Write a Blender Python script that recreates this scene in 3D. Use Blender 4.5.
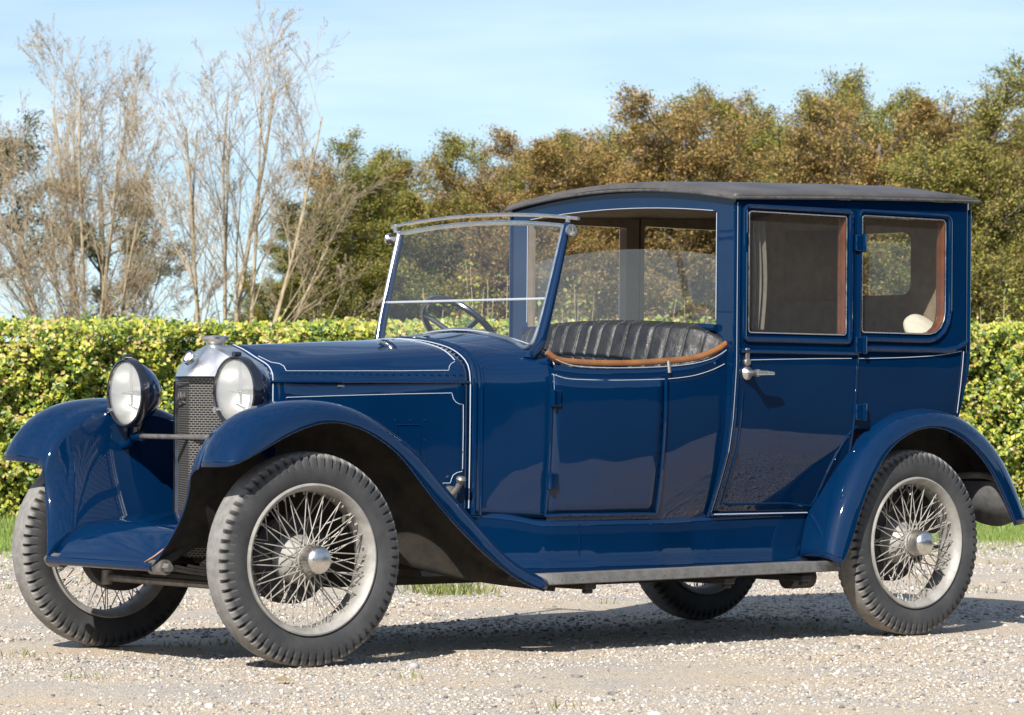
import bpy, bmesh, math, random
import numpy as np
from mathutils import Vector, Matrix
random.seed(7); RNG = np.random.default_rng(11)
PI = math.pi
scene = bpy.context.scene
for o in list(bpy.data.objects): bpy.data.objects.remove(o)

# ------------------------------------------------------------------ camera, sky, sun, exposure
F_PX = 3578.1; W, H = 1024, 715
CAM = np.array([8.4693, 11.7433, 1.0363])
D = np.array([-0.65247739, -0.75770725, 0.01236822])
R = np.array([-0.75766784, 0.65258376, 0.00859575])
U = np.array([0.01458436, 0.00376247, 0.99988656])
cd = bpy.data.cameras.new("camera"); cam = bpy.data.objects.new("camera", cd)
scene.collection.objects.link(cam); scene.camera = cam
cd.sensor_width = 36.0; cd.lens = 36.0 * F_PX / W
cd.clip_start = 0.5; cd.clip_end = 3000
cam.matrix_world = Matrix(((R[0], U[0], -D[0], CAM[0]), (R[1], U[1], -D[1], CAM[1]), (R[2], U[2], -D[2], CAM[2]), (0, 0, 0, 1)))
cd.dof.use_dof = True; cd.dof.focus_distance = 15.3; cd.dof.aperture_fstop = 12.0

SUN_AZ, SUN_EL = math.radians(30), math.radians(38)
world = bpy.data.worlds.new("World"); scene.world = world; world.use_nodes = True
wn = world.node_tree; wn.nodes.clear()
wo = wn.nodes.new('ShaderNodeOutputWorld'); bg = wn.nodes.new('ShaderNodeBackground'); bg.inputs['Strength'].default_value = 0.090
sky = wn.nodes.new('ShaderNodeTexSky'); sky.sky_type = 'NISHITA'; sky.sun_disc = False
sky.sun_elevation = SUN_EL; sky.sun_rotation = PI/2 - SUN_AZ
sky.air_density = 1.0; sky.dust_density = 0.5; sky.ozone_density = 1.6; sky.altitude = 20
wtc = wn.nodes.new('ShaderNodeTexCoord'); wva = wn.nodes.new('ShaderNodeVectorMath'); wva.operation = 'ADD'; wva.inputs[1].default_value = (0, 0, .06); wn.links.new(wtc.outputs['Generated'], wva.inputs[0]); wn.links.new(wva.outputs[0], sky.inputs['Vector'])
wmp = wn.nodes.new('ShaderNodeMapping'); wmp.inputs['Scale'].default_value = (5, 5, 34); wmp.inputs['Rotation'].default_value = (.05, .03, 0)
wnz = wn.nodes.new('ShaderNodeTexNoise'); wnz.inputs['Scale'].default_value = 1.6; wnz.inputs['Detail'].default_value = 6
wrp = wn.nodes.new('ShaderNodeValToRGB'); wrp.color_ramp.elements[0].position = .36; wrp.color_ramp.elements[1].position = .85; wrp.color_ramp.elements[1].color = (.42, .42, .42, 1)
wmx = wn.nodes.new('ShaderNodeMixRGB'); wmx.inputs['Color2'].default_value = (8.6, 9.4, 10.2, 1)
wn.links.new(wtc.outputs['Generated'], wmp.inputs['Vector']); wn.links.new(wmp.outputs[0], wnz.inputs['Vector']); wn.links.new(wnz.outputs['Fac'], wrp.inputs['Fac'])
wn.links.new(wrp.outputs['Color'], wmx.inputs['Fac']); wn.links.new(sky.outputs[0], wmx.inputs['Color1']); wn.links.new(wmx.outputs[0], bg.inputs['Color']); wn.links.new(bg.outputs[0], wo.inputs['Surface'])
sd = bpy.data.lights.new("sun", 'SUN'); sd.energy = 5.0; sd.angle = math.radians(0.53); sd.color = (1.0, 0.95, 0.87)
sun = bpy.data.objects.new("sun", sd); scene.collection.objects.link(sun)
L = Vector((math.cos(SUN_EL)*math.cos(SUN_AZ), math.cos(SUN_EL)*math.sin(SUN_AZ), math.sin(SUN_EL)))
sun.location = L*40; sun.rotation_euler = L.to_track_quat('Z', 'Y').to_euler()
scene.view_settings.view_transform = 'Standard'; scene.view_settings.look = 'None'
scene.view_settings.exposure = 0.68; scene.view_settings.gamma = 1.0
scene.render.engine = 'CYCLES'
scene.cycles.transparent_max_bounces = 16; scene.cycles.max_bounces = 8

# ------------------------------------------------------------------ helpers
def px(x, y, ax, val):
    """point of the place that a measured image position has on the plane axis = val"""
    v = D + R*(x - W/2)/F_PX - U*(y - H/2)/F_PX
    return CAM + v*(val - CAM[ax])/v[ax]
def pxs(x, y, S, y0=0.6):
    Y = y0
    for _ in range(25):
        P = px(x, y, 1, Y); Y = S(P[0], P[2])
    return px(x, y, 1, Y)
def at(x, dist, z=0.0):
    v = D + R*(x - W/2)/F_PX; P = CAM + v*dist
    return Vector((P[0], P[1], z))
def spline(P, n, closed=False):
    P = np.asarray(P, float); m = len(P)
    if closed: Q = np.vstack([P[-1], P, P[0], P[1]]); segs = m
    else: Q = np.vstack([2*P[0]-P[1], P, 2*P[-1]-P[-2]]); segs = m-1
    out = []
    for i in range(segs):
        p0, p1, p2, p3 = Q[i:i+4]
        for t in np.linspace(0, 1, 12, endpoint=False):
            out.append(.5*((2*p1)+(-p0+p2)*t+(2*p0-5*p1+4*p2-p3)*t*t+(-p0+3*p1-3*p2+p3)*t**3))
    if not closed: out.append(P[-1])
    else: out.append(out[0])
    out = np.array(out); s = np.r_[0, np.cumsum(np.linalg.norm(np.diff(out, axis=0), axis=1))]
    q = np.linspace(0, s[-1], n + (1 if closed else 0))
    if closed: q = q[:-1]
    return np.stack([np.interp(q, s, out[:, k]) for k in range(out.shape[1])], -1)
def interp(x, xs, ys): return float(np.interp(x, xs, ys))
def mir(P): P = np.array(P, float); P[..., 1] *= -1; return P

class MB:
    def __init__(s): s.v = []; s.f = []; s.m = []; s.n = 0
    def add(s, V, F, m=0):
        V = np.asarray(V, float).reshape(-1, 3); s.v.append(V)
        for f in F: s.f.append([i + s.n for i in f])
        s.m += [m]*len(F); s.n += len(V); return s
    def grid(s, P, cu=False, cv=False, m=0):
        P = np.asarray(P, float); a, b = P.shape[:2]; F = []
        for i in range(a if cu else a-1):
            for j in range(b if cv else b-1):
                i2, j2 = (i+1) % a, (j+1) % b
                F.append([i*b+j, i2*b+j, i2*b+j2, i*b+j2])
        return s.add(P, F, m)
    def fan(s, P, m=0):
        return s.add(P, [list(range(len(P)))], m)
    def tube(s, P, r, k=8, closed=False, caps=True, m=0, flat=None):
        P = np.asarray(P, float); n = len(P); r = np.broadcast_to(np.asarray(r, float), (n,))
        T = np.gradient(P, axis=0)
        if closed: T = np.roll(P, -1, 0) - np.roll(P, 1, 0)
        T /= np.linalg.norm(T, axis=1)[:, None] + 1e-12
        ref = np.array([0, 0, 1.]) if abs(T[0][2]) < .9 else np.array([1., 0, 0])
        N = np.zeros_like(P); x = np.cross(T[0], ref); x /= np.linalg.norm(x)
        for i in range(n):
            x = x - T[i]*(x @ T[i]); x /= np.linalg.norm(x) + 1e-12; N[i] = x
        B = np.cross(T, N); a = np.linspace(0, 2*PI, k, endpoint=False)
        G = P[:, None] + r[:, None, None]*(np.cos(a)[None, :, None]*N[:, None] + np.sin(a)[None, :, None]*B[:, None])
        n0 = s.n; s.grid(G, cu=closed, cv=True, m=m)
        if caps and not closed:
            s.f.append([n0+j for j in range(k)][::-1]); s.f.append([n0+(n-1)*k+j for j in range(k)]); s.m += [m, m]
        return s
    def lathe(s, prof, c=(0, 0, 0), axis=(0, 1, 0), k=48, m=0, closed=False):
        ax = np.array(axis, float); ax /= np.linalg.norm(ax)
        ref = np.array([0, 0, 1.]) if abs(ax[2]) < .9 else np.array([1., 0, 0])
        e1 = np.cross(ax, ref); e1 /= np.linalg.norm(e1); e2 = np.cross(ax, e1)
        a = np.linspace(0, 2*PI, k, endpoint=False); pr = np.array(prof, float)
        G = np.array(c)[None, None] + pr[:, 0][:, None, None]*ax + pr[:, 1][:, None, None]*(np.cos(a)[None, :, None]*e1 + np.sin(a)[None, :, None]*e2)
        return s.grid(G, cu=closed, cv=True, m=m)
    def box(s, x0, x1, y0, y1, z0, z1, m=0):
        V = [(x, y, z) for x in (x0, x1) for y in (y0, y1) for z in (z0, z1)]
        return s.add(V, [[0, 1, 3, 2], [4, 6, 7, 5], [0, 4, 5, 1], [2, 3, 7, 6], [0, 2, 6, 4], [1, 5, 7, 3]], m)
    def build(s, name, mats, parent=None, smooth=35, solid=0, bevel=0, off=-1, moff=0, recalc=True):
        me = bpy.data.meshes.new(name); V = np.concatenate(s.v)
        me.from_pydata(V.tolist(), [], s.f)
        if not isinstance(mats, (list, tuple)): mats = [mats]
        for m in mats: me.materials.append(m)
        me.polygons.foreach_set('material_index', s.m)
        bm = bmesh.new(); bm.from_mesh(me); bmesh.ops.remove_doubles(bm, verts=bm.verts, dist=1e-5)
        if recalc: bmesh.ops.recalc_face_normals(bm, faces=bm.faces)
        bm.to_mesh(me); bm.free()
        if smooth: me.shade_smooth(); me.set_sharp_from_angle(angle=math.radians(smooth))
        o = bpy.data.objects.new(name, me); scene.collection.objects.link(o)
        if parent is not None: o.parent = parent
        if bevel:
            b = o.modifiers.new('bevel', 'BEVEL'); b.width = bevel; b.segments = 2; b.limit_method = 'ANGLE'; b.angle_limit = math.radians(40)
        if solid:
            q = o.modifiers.new('solid', 'SOLIDIFY'); q.thickness = solid; q.offset = off; q.material_offset = moff
        return o
def tag(o, label=None, cat=None, group=None, kind=None):
    if label: o['label'] = label
    if cat: o['category'] = cat
    if group: o['group'] = group
    if kind: o['kind'] = kind
    return o
def empty(name, loc=(0, 0, 0)):
    o = bpy.data.objects.new(name, None); scene.collection.objects.link(o); o.location = loc; o.empty_display_size = .2; return o
def raw_mesh(name, V, F, mat, parent=None, smooth=False):
    """numpy mesh: F is an (n,k) array of equal-size faces"""
    me = bpy.data.meshes.new(name); V = np.asarray(V, np.float32); F = np.asarray(F, np.int32); k = F.shape[1]
    me.vertices.add(len(V)); me.vertices.foreach_set('co', V.ravel())
    me.loops.add(F.size); me.loops.foreach_set('vertex_index', F.ravel())
    me.polygons.add(len(F)); me.polygons.foreach_set('loop_start', np.arange(0, F.size, k, dtype=np.int32))
    me.update(calc_edges=True); me.validate()
    for m in (mat if isinstance(mat, (list, tuple)) else [mat]): me.materials.append(m)
    if smooth: me.shade_smooth()
    o = bpy.data.objects.new(name, me); scene.collection.objects.link(o)
    if parent is not None: o.parent = parent
    return o

# ------------------------------------------------------------------ materials
def mat(name, col=(.5, .5, .5), rough=.5, metal=0., coat=0., spec=.5):
    m = bpy.data.materials.new(name); m.use_nodes = True
    b = m.node_tree.nodes['Principled BSDF']
    b.inputs['Base Color'].default_value = (*col, 1); b.inputs['Roughness'].default_value = rough
    b.inputs['Metallic'].default_value = metal; b.inputs['Coat Weight'].default_value = coat
    b.inputs['Coat Roughness'].default_value = .03; b.inputs['Specular IOR Level'].default_value = spec
    return m
class NT:
    def __init__(s, m): s.t = m.node_tree; s.b = s.t.nodes['Principled BSDF'] if 'Principled BSDF' in s.t.nodes else None
    def n(s, typ, **kw):
        q = s.t.nodes.new('ShaderNode'+typ)
        for k, v in kw.items():
            if k in q.inputs: q.inputs[k].default_value = v
            else: setattr(q, k, v)
        return q
    def l(s, a, b): s.t.links.new(a, b)
    def ramp(s, fac, stops, interp='LINEAR'):
        r = s.n('ValToRGB'); r.color_ramp.interpolation = interp; e = r.color_ramp.elements
        while len(e) < len(stops): e.new(.5)
        for i, (p, c) in enumerate(stops): e[i].position = p; e[i].color = (*c, 1) if len(c) == 3 else c
        s.l(fac, r.inputs['Fac']); return r.outputs['Color']
    def noise(s, scale, detail=4, rough=.5, coord='Object', dim=None):
        tc = s.n('TexCoord'); q = s.n('TexNoise'); q.inputs['Scale'].default_value = scale; q.inputs['Detail'].default_value = detail; q.inputs['Roughness'].default_value = rough
        s.l(tc.outputs[coord], q.inputs['Vector']); return q.outputs['Fac']
    def bump(s, h, strength=.3, dist=.01, target=None):
        q = s.n('Bump'); q.inputs['Strength'].default_value = strength; q.inputs['Distance'].default_value = dist
        s.l(h, q.inputs['Height']); s.l(q.outputs[0], (target or s.b).inputs['Normal']); return q

def varied(name, c0, c1, rough, scale, metal=0, coat=0, bump=0, bscale=None, bdist=.004, r2=None, detail=5):
    m = mat(name, c0, rough, metal, coat); t = NT(m)
    f = t.noise(scale, detail, .6); t.l(t.ramp(f, [(.3, c0), (.7, c1)]), t.b.inputs['Base Color'])
    if r2 is not None:
        g = t.noise(scale*1.7, 4); mr = t.n('MapRange'); mr.inputs['To Min'].default_value = rough; mr.inputs['To Max'].default_value = r2
        mr.inputs['From Min'].default_value = .35; mr.inputs['From Max'].default_value = .65
        t.l(g, mr.inputs['Value']); t.l(mr.outputs[0], t.b.inputs['Roughness'])
    if bump: t.bump(t.noise(bscale or scale*2, 6, .6), bump, bdist)
    return m

def paint_mat():
    m = mat('blue_paint', (.003, .015, .055), .34, 0, 1.0, spec=0); t = NT(m)
    f = t.noise(2.2, 5, .55); g = t.noise(90, 3, .5)
    c = t.ramp(f, [(.3, (.0006, .0130, .047)), (.75, (.0009, .0165, .057))])
    chips = t.ramp(g, [(.80, (0, 0, 0)), (.815, (1, 1, 1))])
    mx = t.n('MixRGB'); t.l(chips, mx.inputs['Fac']); t.l(c, mx.inputs['Color1']); mx.inputs['Color2'].default_value = (.33, .36, .4, 1)
    t.l(mx.outputs[0], t.b.inputs['Base Color'])
    d = t.noise(7, 5, .6); mr = t.n('MapRange'); mr.inputs['From Min'].default_value = .35; mr.inputs['From Max'].default_value = .75
    mr.inputs['To Min'].default_value = .008; mr.inputs['To Max'].default_value = .05
    t.l(d, mr.inputs['Value']); t.l(mr.outputs[0], t.b.inputs['Coat Roughness'])
    w = t.noise(3.5, 2, .5); bp = t.n('Bump'); bp.inputs['Strength'].default_value = .12; bp.inputs['Distance'].default_value = .012
    t.l(w, bp.inputs['Height']); t.l(bp.outputs[0], t.b.inputs['Normal']); t.l(bp.outputs[0], t.b.inputs['Coat Normal'])
    return m
M = {}
M['paint'] = paint_mat()
M['paint_black'] = mat('black_paint', (.006, .007, .012), .25, 0, 1.0)
M['under'] = varied('underside_dirt', (.008, .0075, .007), (.032, .026, .019), .9, 14, bump=.4, bscale=60)
M['chassis'] = varied('chassis_black', (.012, .012, .013), (.035, .03, .027), .6, 20, bump=.3, bscale=60)
M['steel'] = varied('worn_steel', (.16, .15, .14), (.30, .28, .26), .5, 30, metal=.7, bump=.2)
M['rust'] = varied('rusty_edge', (.30, .13, .06), (.45, .26, .17), .8, 40)
M['nickel'] = varied('nickel', (.62, .60, .56), (.76, .74, .70), .2, 12, metal=1, r2=.36)
M['rad_shell'] = varied('radiator_nickel', (.66, .66, .65), (.76, .75, .74), .34, 9, metal=1, r2=.46, bump=.05, bscale=8)
M['alu'] = varied('aluminium_strip', (.09, .09, .088), (.16, .157, .15), .65, 25, metal=.1, bump=.2)
M['stripe'] = mat('white_coachline', (.36, .40, .47), .5)
M['rim'] = varied('silver_rim_paint', (.20, .19, .175), (.36, .35, .33), .5, 14, metal=.2, r2=.6)
M['hub'] = varied('grey_hub_paint', (.24, .23, .21), (.38, .37, .35), .5, 14, metal=.15)
M['spoke'] = varied('grey_spoke_paint', (.24, .22, .195), (.40, .38, .34), .55, 30, metal=.2)
M['leather'] = varied('black_leather', (.007, .0075, .009), (.026, .027, .030), .36, 9, bump=.8, bscale=22, bdist=.012, r2=.62)
M['wood'] = varied('varnished_wood', (.17, .065, .02), (.27, .115, .035), .3, 12, coat=.5)
M['wood_dark'] = varied('window_wood', (.085, .030, .014), (.14, .05, .022), .35, 14, coat=.4)
M['trim'] = varied('brown_cloth', (.20, .155, .11), (.28, .22, .16), .95, 18, bump=.3, bscale=90)
M['trim_dark'] = varied('dark_brown_cloth', (.24, .20, .15), (.33, .28, .21), .9, 18, bump=.3, bscale=90)
M['cream'] = varied('cream_cloth', (.62, .58, .47), (.72, .68, .57), .9, 20, bump=.2, bscale=90)
M['reflection_folds'] = varied('grey_reflection', (.13, .115, .095), (.20, .18, .15), .9, 20, bump=.2, bscale=90)  # greyish tone of the reflections in the door glass, put into a sheet's colour
M['white'] = mat('white_enamel', (.8, .8, .82), .2); M['emblem_blue'] = mat('blue_enamel', (.05, .04, .22), .2)
M['rubber_mat'] = varied('grey_rubber', (.05, .05, .05), (.09, .09, .09), .8, 30)
M['seam'] = mat('seam_dark', (.004, .006, .012), .6)

def roof_mat():
    m = mat('black_roof_fabric', (.03, .03, .034), .55); t = NT(m)
    f = t.noise(3, 6, .65); g = t.noise(70, 3)
    c = t.ramp(f, [(.3, (.035, .033, .035)), (.7, (.10, .092, .085))]); sp = t.ramp(g, [(.72, (0, 0, 0)), (.76, (1, 1, 1))])
    mx = t.n('MixRGB'); t.l(sp, mx.inputs['Fac']); t.l(c, mx.inputs['Color1']); mx.inputs['Color2'].default_value = (.35, .34, .32, 1)
    t.l(mx.outputs[0], t.b.inputs['Base Color']); t.bump(t.noise(160, 4), .3, .003); return m
M['roof'] = roof_mat()
def tyre_mat():
    m = mat('tyre_rubber', (.06, .06, .062), .75); t = NT(m); tc = t.n('TexCoord')
    f = t.noise(9, 6, .6); c = t.ramp(f, [(.3, (.022, .024, .027)), (.72, (.052, .053, .055))])
    sx = t.n('SeparateXYZ'); t.l(tc.outputs['Object'], sx.inputs[0])
    def mth(op, a, b=None):
        q = t.n('Math', operation=op)
        for i, v in enumerate((a, b)):
            if v is None: continue
            if isinstance(v, (int, float)): q.inputs[i].default_value = v
            else: t.l(v, q.inputs[i])
        return q.outputs[0]
    rad = mth('SQRT', mth('ADD', mth('MULTIPLY', sx.outputs[0], sx.outputs[0]), mth('MULTIPLY', sx.outputs[2], sx.outputs[2])))
    # dusty pale tread, darker sidewall
    tread = t.ramp(rad, [(.392, (0, 0, 0)), (.412, (1, 1, 1))])
    dust = t.ramp(t.noise(30, 5, .7), [(.35, (.15, .147, .14)), (.7, (.25, .24, .225))])
    mx = t.n('MixRGB'); t.l(tread, mx.inputs['Fac']); t.l(c, mx.inputs['Color1']); t.l(dust, mx.inputs['Color2']); t.l(mx.outputs[0], t.b.inputs['Base Color'])
    # concentric sidewall rings + zigzag tread grooves
    ring = mth('SINE', mth('MULTIPLY', rad, 820.))
    ang = mth('ARCTAN2', sx.outputs[2], sx.outputs[0])
    zig = mth('PINGPONG', mth('MULTIPLY', ang, 30.), 1.)
    gr = mth('SINE', mth('ADD', mth('MULTIPLY', sx.outputs[1], 250.), mth('MULTIPLY', zig, 2.2)))
    gr = mth('GREATER_THAN', gr, -.55)
    hm = t.n('MixRGB'); t.l(tread, hm.inputs['Fac']); t.l(mth('MULTIPLY', ring, .12), hm.inputs['Color1']); t.l(gr, hm.inputs['Color2'])
    t.bump(hm.outputs[0], .5, .003); return m
M['tyre'] = tyre_mat()
def core_mat():
    m = mat('radiator_honeycomb', (.2, .2, .2), .5, .6); t = NT(m); tc = t.n('TexCoord')
    b = t.n('TexBrick'); b.offset = .5; b.inputs['Scale'].default_value = 1.0
    b.inputs['Brick Width'].default_value = .017; b.inputs['Row Height'].default_value = .0095; b.inputs['Mortar Size'].default_value = .0024; b.inputs['Mortar Smooth'].default_value = .4
    sx = t.n('SeparateXYZ'); cx = t.n('CombineXYZ'); t.l(tc.outputs['Object'], sx.inputs[0]); t.l(sx.outputs[1], cx.inputs[0]); t.l(sx.outputs[2], cx.inputs[1])
    t.l(cx.outputs[0], b.inputs['Vector'])
    b.inputs['Color1'].default_value = (.012, .012, .012, 1); b.inputs['Color2'].default_value = (.02, .02, .02, 1); b.inputs['Mortar'].default_value = (.20, .19, .175, 1)
    t.l(b.outputs['Color'], t.b.inputs['Base Color']); t.bump(b.outputs['Fac'], 1.0, .006); return m
M['core'] = core_mat()
def glass_mat(name, tint=(.96, .98, .97), refl=1.0, rough=.0, milk=0.0):
    m = bpy.data.materials.new(name); m.use_nodes = True; t = m.node_tree; t.nodes.clear()
    o = t.nodes.new('ShaderNodeOutputMaterial'); tr = t.nodes.new('ShaderNodeBsdfTransparent'); gl = t.nodes.new('ShaderNodeBsdfGlossy')
    tr.inputs[0].default_value = (*tint, 1); gl.inputs['Roughness'].default_value = rough
    lw = t.nodes.new('ShaderNodeLayerWeight'); lw.inputs['Blend'].default_value = .5
    pw = t.nodes.new('ShaderNodeMath'); pw.operation = 'POWER'; pw.inputs[1].default_value = 5.0
    mu = t.nodes.new('ShaderNodeMath'); mu.operation = 'MULTIPLY_ADD'; mu.inputs[1].default_value = .92*refl; mu.inputs[2].default_value = .08*refl; mu.use_clamp = True
    mx = t.nodes.new('ShaderNodeMixShader'); t.links.new(lw.outputs['Facing'], pw.inputs[0]); t.links.new(pw.outputs[0], mu.inputs[0]); t.links.new(mu.outputs[0], mx.inputs[0])
    t.links.new(tr.outputs[0], mx.inputs[1]); t.links.new(gl.outputs[0], mx.inputs[2]); last = mx.outputs[0]
    if milk:
        df = t.nodes.new('ShaderNodeBsdfDiffuse'); df.inputs[0].default_value = (.8, .82, .85, 1); m2 = t.nodes.new('ShaderNodeMixShader')
        m2.inputs[0].default_value = milk; t.links.new(last, m2.inputs[1]); t.links.new(df.outputs[0], m2.inputs[2]); last = m2.outputs[0]
    t.links.new(last, o.inputs[0]); return m
M['glass'] = glass_mat('window_glass', (.92, .93, .92), 1.5, milk=.02)
M['screen_glass'] = glass_mat('screen_glass', (.95, .97, .97), 1.0, milk=.018)
M['lens'] = glass_mat('lamp_lens', (.98, .98, .97), 1.0, milk=.20)
M['div_glass'] = glass_mat('division_glass', (.90, .94, .96), 1.2, milk=.03)
M['bowl'] = mat('reflector_silver', (.60, .60, .57), .38, .95)

# ------------------------------------------------------------------ the car
car = empty('vintage_car')
tag(car, 'dark blue vintage town car with wire wheels and open driver seat standing on gravel', 'car')
XA, RT, TY = -3.4155, .4182, .680           # rear axle, tyre radius, wheel centre half track

def make_wheel():
    hub = MB()
    hub.lathe([(-.13, .0), (-.13, .098), (-.06, .098), (-.025, .09), (.005, .066), (.03, .056), (.055, .054), (.055, 0)], k=40)
    o_h = hub.build('wheel', M['hub'], car)
    NB = 66; k = NB*6; a = np.linspace(0, 2*PI, k, endpoint=False)
    prof = [(-.050, .284), (-.064, .305), (-.0715, .335), (-.0725, .362), (-.0700, .385), (-.0655, .398), (-.058, .4075), (-.045, .4145), (-.02, .4178), (0, .4182),
            (.02, .4178), (.045, .4145), (.058, .4075), (.0655, .398), (.0700, .385), (.0725, .362), (.0715, .335), (.064, .305), (.050, .284)]
    G = np.zeros((len(prof), k, 3)); ph = (np.arange(k) % 6)
    for i, (y, r) in enumerate(prof):
        notch = np.zeros(k)
        if abs(y) > .056 and r > .38:
            notch = np.select([ph == 0, ph == 1], [.019 if r > .396 else .010, .012 if r > .396 else .006], 0.)
        yy = y - np.sign(y)*notch*(.9 if r < .41 else .35); rr = r - notch*(.55 if r > .396 else .25)
        G[i, :, 0] = rr*np.cos(a); G[i, :, 1] = yy; G[i, :, 2] = rr*np.sin(a)
    ty = MB(); ty.grid(G, cv=True)
    ty.build('tyre', M['tyre'], o_h, smooth=30)
    # raised sidewall letters' ring band (worn)
    rm = MB(); rm.lathe([(.052, .294), (.062, .2965), (.069, .294), (.071, .288), (.067, .283), (.058, .276), (.047, .268), (.030, .2645), (-.02, .262), (-.045, .267), (-.062, .281), (-.070, .289), (-.068, .295), (-.052, .294)], k=96)
    # spoke nipples
    rm.build('rim', M['rim'], o_h)
    sp = MB(); n = 20
    def spoke(p, q, r=.0023): sp.tube([p, q], [r*1.1, r], k=5)
    for i in range(n):                                   # outer layer, crossed pairs from the hub nose
        t = 2*PI*i/n
        for sg in (-1, 1):
            th = t + sg*.02; te = t + sg*.46
            spoke((.058*math.cos(th), .038, .058*math.sin(th)), (.265*math.cos(te), .030 + .007*sg, .265*math.sin(te)))
    for i in range(15):                                  # inner layer from the back flange
        t = 2*PI*i/15 + .11; sg = 1 if i % 2 else -1; te = t + sg*.42
        spoke((.096*math.cos(t), -.115, .096*math.sin(t)), (.264*math.cos(te), .022, .264*math.sin(te)))
        te = t - sg*.30
        spoke((.094*math.cos(t), -.055, .094*math.sin(t)), (.264*math.cos(te), .010, .264*math.sin(te)))
    for i in range(34):
        te = 2*PI*i/34 + .03
        c = np.array([math.cos(te), 0, math.sin(te)])
        sp.tube([c*.266 + [0, .028, 0], c*.252 + [0, .027, 0]], .0042, k=5)
    sp.build('spokes', M['spoke'], o_h)
    cp = MB(); cp.lathe([(.050, .0), (.050, .057), (.062, .060), (.070, .0565), (.105, .055), (.116, .051), (.126, .040), (.132, .024), (.134, 0)], k=40)
    cp.build('hub_cap', M['nickel'], o_h)
    dr = MB(); dr.lathe([(-.075, .10), (-.075, .165), (-.085, .178), (-.15, .178), (-.155, .15), (-.155, .0)], k=40)
    dr.build('brake_drum', M['chassis'], o_h)
    va = MB(); va.tube([(.245*math.cos(2.6), .01, .245*math.sin(2.6)), (.215*math.cos(2.6), .035, .215*math.sin(2.6))], .007, k=8)
    va.build('valve', M['steel'], o_h)
    return o_h
def copy_tree(o, parent):
    c = o.copy(); scene.collection.objects.link(c); c.parent = parent
    for ch in list(o.children): copy_tree(ch, c)
    return c
w0 = make_wheel(); st = -.0812
for i, (x, y, rz, spin) in enumerate([(0, TY, st, .2), (0, -TY, PI+st, .7), (XA, TY, 0, 1.1), (XA, -TY, PI, .4)]):
    w = w0 if i == 0 else copy_tree(w0, car)
    w.location = (x, y, RT); w.rotation_euler = (Matrix.Rotation(rz, 3, 'Z') @ Matrix.Rotation(spin, 3, 'Y')).to_euler()

# ---- body surfaces
def w_tub(X): return interp(-X, [1.0, 1.15, 1.35, 1.6, 1.95, 2.27, 2.4], [.475, .535, .600, .640, .668, .688, .69])
def S_tub(X, z): return w_tub(X) - interp(-X, [1.35, 1.94, 2.27], [.035, .060, .120])*max(0, (1.1 - z)/.55)**2
CZ = [.45, .53, .554, .62, .707, .837, .966, 1.095, 1.2, 2.1]; CY = [.55, .572, .579, .609, .645, .693, .716, .727, .735, .735]
def S_cab(X, z): return interp(z, CZ, CY)
def w_bon(X): return interp(-X, [.13, 1.01], [.263, .475])
def S_bon(X, z): return w_bon(X)
RING0 = [(.263, .55), (.263, .80), (.263, 1.035), (.263, 1.125), (.249, 1.155), (.222, 1.176), (.141, 1.207), (.073, 1.234), (0, 1.256)]
RING1 = [(.470, .57), (.474, .80), (.475, 1.04), (.473, 1.130), (.456, 1.188), (.405, 1.229), (.320, 1.261), (.170, 1.287), (0, 1.298)]
RING2 = [(.565, .55), (.590, .80), (.600, 1.08), (.596, 1.160), (.565, 1.222), (.490, 1.262), (.330, 1.304), (.150, 1.331), (0, 1.338)]
def half(ring, n=40): return spline(ring, n)
def full_ring(h, X, dx=None):
    h = np.array(h); P = np.stack([np.full(len(h), X), h[:, 0], h[:, 1]], -1)
    Q = mir(P)[::-1][1:]
    return np.concatenate([P, Q])
def ring_at(t):   # t in 0..1 bonnet, 1..2 scuttle
    a, b, u = (RING0, RING1, t) if t <= 1 else (RING1, RING2, t-1)
    return (1-u)*half(a) + u*half(b)
def X_of(t): return -.135 + (-1.02+.135)*t if t <= 1 else -1.045 - .325*(t-1)
b = MB(); b.grid([full_ring(ring_at(t), X_of(t)) for t in np.linspace(0, 1, 14)])
bonnet = b.build('bonnet', M['paint'], car, solid=.012)
b = MB()
def bow(h, X, t):   # the rear edge of the scuttle sweeps back at the sides
    P = full_ring(h, X); P[:, 0] += (t-1)*(.06*(np.abs(P[:, 1])/.6)**2*-1 + .02); return P
b.grid([bow(ring_at(t), X_of(t), t) for t in np.linspace(1.0, 2, 14)])
scuttle = b.build('scuttle', M['paint'], car, solid=.015)
def ring_tube(t, X, r, name, m, par, lo=0):
    q = MB(); P = full_ring(ring_at(t), X); c = np.array([0, 0, .95])
    P = P[lo:len(P)-lo]
    q.tube(P + (P-c)*[0, 1, 1]*.004, r, k=8); return q.build(name, m, par)
ring_tube(1.0, -1.034, .010, 'seam_strip', M['paint'], bonnet)
ring_tube(1.05, -1.066, .007, 'bead', M['paint'], scuttle)
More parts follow.
